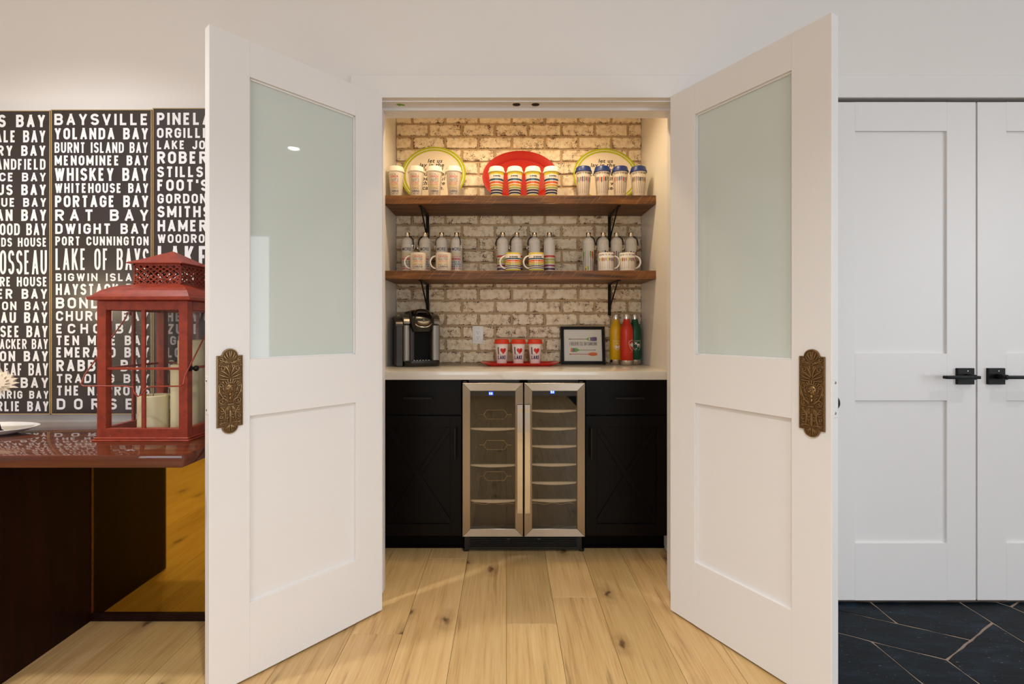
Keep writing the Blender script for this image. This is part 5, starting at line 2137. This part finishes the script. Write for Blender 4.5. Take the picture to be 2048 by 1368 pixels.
TT = H - .378
table = thing('console_table', 'polished mahogany console table under the place-name signs', 'table', (-1.9, 1.72, 0))
top = MB()
top.box(-2.95, -.965, 1.458, 1.982, TT - .037, TT, .0025, 2)
objw('top', top, 'table_top', table, table)
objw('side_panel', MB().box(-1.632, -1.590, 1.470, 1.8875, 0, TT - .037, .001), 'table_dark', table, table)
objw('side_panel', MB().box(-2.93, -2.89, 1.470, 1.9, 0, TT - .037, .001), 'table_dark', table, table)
bp = objw('back_panel', MB().box(-1.590, -.985, 1.880, 1.900, .030, TT - .037), 'polished', table, table)
bp['label'] = 'glossy back panel mirroring the floor'
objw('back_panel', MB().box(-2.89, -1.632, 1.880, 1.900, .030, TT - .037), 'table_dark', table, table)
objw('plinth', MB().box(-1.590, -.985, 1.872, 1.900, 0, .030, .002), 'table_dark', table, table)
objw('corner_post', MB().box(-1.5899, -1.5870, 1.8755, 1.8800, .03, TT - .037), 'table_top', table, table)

# lantern
LX, LY = -1.2235, 1.798
root = thing('lantern', 'large worn red wooden lantern with glass sides on the console table', 'lantern', (LX, LY, TT))
hb, z0b, z1b = .1525, .012, .4710
mb = MB()
mb.box(-.163, .163, -.163, .163, 0, .006, .0015)
mb.box(-.158, .158, -.158, .158, .006, .013, .002)
obj('base', mb, 'red', root)
po = .030
for sx_ in (-1, 1):
    for sy_ in (-1, 1):
        obj('post', MB().box(*sorted((sx_ * hb, sx_ * (hb - po))), *sorted((sy_ * hb, sy_ * (hb - .026))), z0b, z1b, .001), 'red', root)
for k in range(4):
    m = Matrix.Rotation(k * PI / 2, 4, 'Z')
    def R4(mb_):
        return mb_.xform(m)
    obj('rail', R4(MB().box(-hb + po - .001, hb - po + .001, -hb + .0008, -hb + .020, z1b - .031, z1b - .0005, .0008)), 'red', root)
    obj('rail', R4(MB().box(-hb + po - .001, hb - po + .001, -hb + .0008, -hb + .020, z0b, z0b + .030, .0008)), 'red', root)
    obj('muntin', R4(MB().box(-.0062, .0062, -hb + .004, -hb + .012, z0b + .028, z1b - .029, .0008)), 'red', root)
    obj('muntin', R4(MB().box(-hb + po - .001, hb - po + .001, -hb + .0045, -hb + .0115, .2385, .2465, .0008)), 'red', root)
    obj('glass_pane', R4(MB().box(-hb + po - .004, hb - po + .004, -hb + .013, -hb + .0155, z0b + .026, z1b - .027)), 'clear_glass', root)
rz_ = z1b
def sqr(h_, z, n=4):
    out = []
    for (ax, ay), (bx_, by_) in (((-1, -1), (1, -1)), ((1, -1), (1, 1)), ((1, 1), (-1, 1)), ((-1, 1), (-1, -1))):
        for i in range(n):
            t_ = i / n
            out.append(((ax + (bx_ - ax) * t_) * h_, (ay + (by_ - ay) * t_) * h_, z))
    return out
mb = MB()
mb.loft([sqr(.148, rz_), sqr(.171, rz_ + .003), sqr(.172, rz_ + .0125), sqr(.163, rz_ + .0150), sqr(.158, rz_ + .0235), sqr(.146, rz_ + .036), sqr(.128, rz_ + .0475), sqr(.106, rz_ + .0565), sqr(.088, rz_ + .061)], smooth=False)
obj('roof', mb, 'red', root)
gz0, gz1, gh = rz_ + .061, rz_ + .134, .081
for k in range(4):
    mb = MB()
    n = 7
    cell = 2 * gh / n
    th = .0022
    def clipseg(u0, v0, du, dv):
        pts = []
        t_ = 0.0
        while True:
            u, v = u0 + du * t_, v0 + dv * t_
            if u > gh + 1e-6 or u < -gh - 1e-6 or v > gz1 + 1e-6:
                break
            pts.append((u, v))
            t_ += .5
        return pts
    rows_n = 4
    ch = (gz1 - gz0) / rows_n
    for i in range(-rows_n, n + rows_n + 1):
        for d in (1, -1):
            seg = []
            for j in range(rows_n + 1):
                u = -gh + (i + d * j) * cell
                v = gz0 + j * ch
                seg.append((u, v))
            ins_ = [p_ for p_ in seg if -gh - 1e-6 <= p_[0] <= gh + 1e-6]
            if len(ins_) > 1:
                pts = []
                for (ua, va), (ub, vb) in zip(ins_, ins_[1:]):
                    for s_ in range(3):
                        t_ = s_ / 3
                        bow = .12 * cell * math.sin(PI * t_) * (1 if int(round((va - gz0) / ch)) % 2 else -1) * d
                        pts.append((ua + (ub - ua) * t_ + bow, -gh + .001 * d * .4, va + (vb - va) * t_))
                pts.append((ins_[-1][0], -gh + .001 * d * .4, ins_[-1][1]))
                mb.tube(pts, .0029, 5, flat=.5, up=(0, 1, 0))
    mb.box(-gh - .001, gh + .001, -gh - .002, -gh + .002, gz0 - .002, gz0 + .004)
    mb.box(-gh - .001, gh + .001, -gh - .002, -gh + .002, gz1 - .006, gz1)
    mb.box(-gh - .001, -gh + .004, -gh - .002, -gh + .002, gz0, gz1)
    mb.xform(Matrix.Rotation(k * PI / 2, 4, 'Z'))
    obj('lattice', mb, 'red', root)
mb = MB()
mb.loft([sqr(.080, gz1 - .001), sqr(.098, gz1), sqr(.098, gz1 + .003), sqr(.060, gz1 + .022), sqr(.028, gz1 + .041), sqr(.002, gz1 + .055)], smooth=False)
obj('cap', mb, 'red', root)
# bail handle hanging in front
hz = .443
fz, fy = .190, -.198
pts = [(-.166, 0, hz - .01), (-.160, -.02, hz - .03), (-.166, fy * .93, fz + .035), (-.166, fy, fz + .006), (-.158, fy, fz), (-.02, fy, fz), (.004, fy, fz - .004), (.008, fy, fz - .022), (.020, fy, fz - .034), (.032, fy, fz - .028), (.044, fy, fz - .010), (.056, fy, fz - .002), (.158, fy, fz), (.168, fy, fz + .006), (.166, fy * .93, fz + .035), (.160, -.02, hz - .03), (.166, 0, hz - .01)]
obj('bail_handle', MB().tube(pts, .0024, 8), 'red', root)
for sx_ in (-1, 1):
    m2 = MB().lathe([(0, 0), (.008, 0), (.008, .003), (.004, .005), (.004, .013), (.006, .015), (0, .017)], 14)
    m2.xform(Matrix.Translation((sx_ * hb, 0, hz - .01)) @ Matrix.Rotation(R(90) * sx_, 4, 'Y'))
    obj('pivot', m2, 'red', root)
m2 = MB().lathe([(0, 0), (.010, 0), (.010, .003), (.005, .005), (.005, .012), (.009, .016), (.010, .021), (.007, .026), (0, .028)], 16)
m2.xform(Matrix.Translation((hb, -hb + .014, .243)) @ Matrix.Rotation(R(90), 4, 'Y'))
obj('latch_knob', m2, 'black', root)

# candles standing in the lantern
def candle(label, x, y, r_, h_):
    o_ = thing('candle', label, 'candle', (x, y, TT + .0131), 0, 'ivory candles in the lantern')
    obj('wax', MB().lathe([(0, 0), (r_ - .001, 0), (r_, .001), (r_, h_ - .003), (r_ - .003, h_), (r_ * .8, h_ - .001), (r_ * .55, h_ - .006), (0, h_ - .007)], 32), 'wax', o_)
    obj('wick', MB().tube([(0, 0, h_ - .008), (.001, 0, h_ + .004)], .0012, 6), 'ink', o_)
candle('short ivory pillar candle, lowest of three in the red lantern', -1.258, 1.745, .047, .129)
candle('medium ivory pillar candle at the right front of the red lantern', -1.163, 1.772, .044, .236)
candle('tallest ivory pillar candle at the back of the red lantern', -1.205, 1.873, .044, .322)

# oval dish with a carved white leaf on a dark foot, cut by the left edge
root = thing('oval_dish', 'shallow white oval dish at the left end of the console table', 'dish', (-1.885, 1.745, TT), R(6))
mb = MB()
n = 40
prof = [(.05, .0, .5), (.62, .001, 1), (.80, .010, 1), (1.0, .024, 1), (1.0, .026, 1), (.97, .0255, 1), (.78, .013, 1), (.60, .006, 1)]
mb.loft([[(.190 * k * math.cos(2 * PI * i / n), .105 * k * math.sin(2 * PI * i / n), z) for i in range(n)] for k, z, _ in prof])
obj('dish', mb, 'white', root)
root = thing('leaf_ornament', 'creamy serrated leaf ornament on a dark foot in the white dish', 'ornament', (-1.835, 1.745, TT + .0065))
mb = MB()
mb.lathe([(0, 0), (.030, 0), (.032, .004), (.026, .010), (.022, .030), (.020, .058), (0, .060)], 20)
mb.tube([(0, 0, .05), (.002, 0, .10), (0, 0, .16)], [.010, .007, .006], 10)
obj('foot', mb, 'table_dark', root)
mb = MB()
rnd = random.Random(4)
poly = []
for i in range(36):
    a = 2 * PI * (i + (.35 if i % 2 else 0)) / 36
    r_ = .086 + .024 * (1 if i % 2 else -.45) * (0.5 + .5 * rnd.random())
    poly.append((r_ * math.cos(a) * .98, .183 + r_ * math.sin(a) * .46))
mb.prism(poly, -.004, .004, 'y', .0012)
inner = [(x * .72, .183 + (z - .183) * .72) for x, z in poly]
mb.prism(inner, -.009, .009, 'y', .0015)
obj('leaf', mb, 'cream_cup', root)

# ------------------------------------------------------------------ light fittings (out of the frame)
DLAB = ('above the console table', 'in front of the pantry opening', 'in front of the closet', 'at the far left of the room', 'near the left window', 'near the right window', 'at the far right of the room')
for dx, dy, de in DOWN:
    o_ = thing('recessed_light', '-', 'light', (dx, dy, CEIL), 0, 'recessed lights of the room ceiling')
    o_['label'] = 'round recessed ceiling light ' + DLAB[DOWN.index((dx, dy, de))]
    obj('ring', MB().lathe([(.050, -.001), (.052, -.006), (.068, -.006), (.070, -.001)], 28), 'ceiling', o_)
    obj('lens', MB().lathe([(0, -.0025), (.050, -.0025)], 28), emit('lens_glow', (255, 246, 236), 30) if 'lensm' not in M else M['lensm'], o_)
NLAB = ('left', 'right')
for i_, (nx_, ny_, ne_) in enumerate(NLIGHT):
  o_ = thing('niche_light', NLAB[i_] + ' small recessed light in the ceiling of the niche', 'light', (nx_, ny_, NCEIL), 0, 'recessed lights of the niche')
  obj('ring', MB().lathe([(.036, -.001), (.038, -.005), (.050, -.005), (.052, -.001)], 28), 'ceiling', o_)
  obj('lens', MB().lathe([(0, -.0025), (.036, -.0025)], 28), emit('niche_lens_glow', (255, 214, 160), 5), o_)
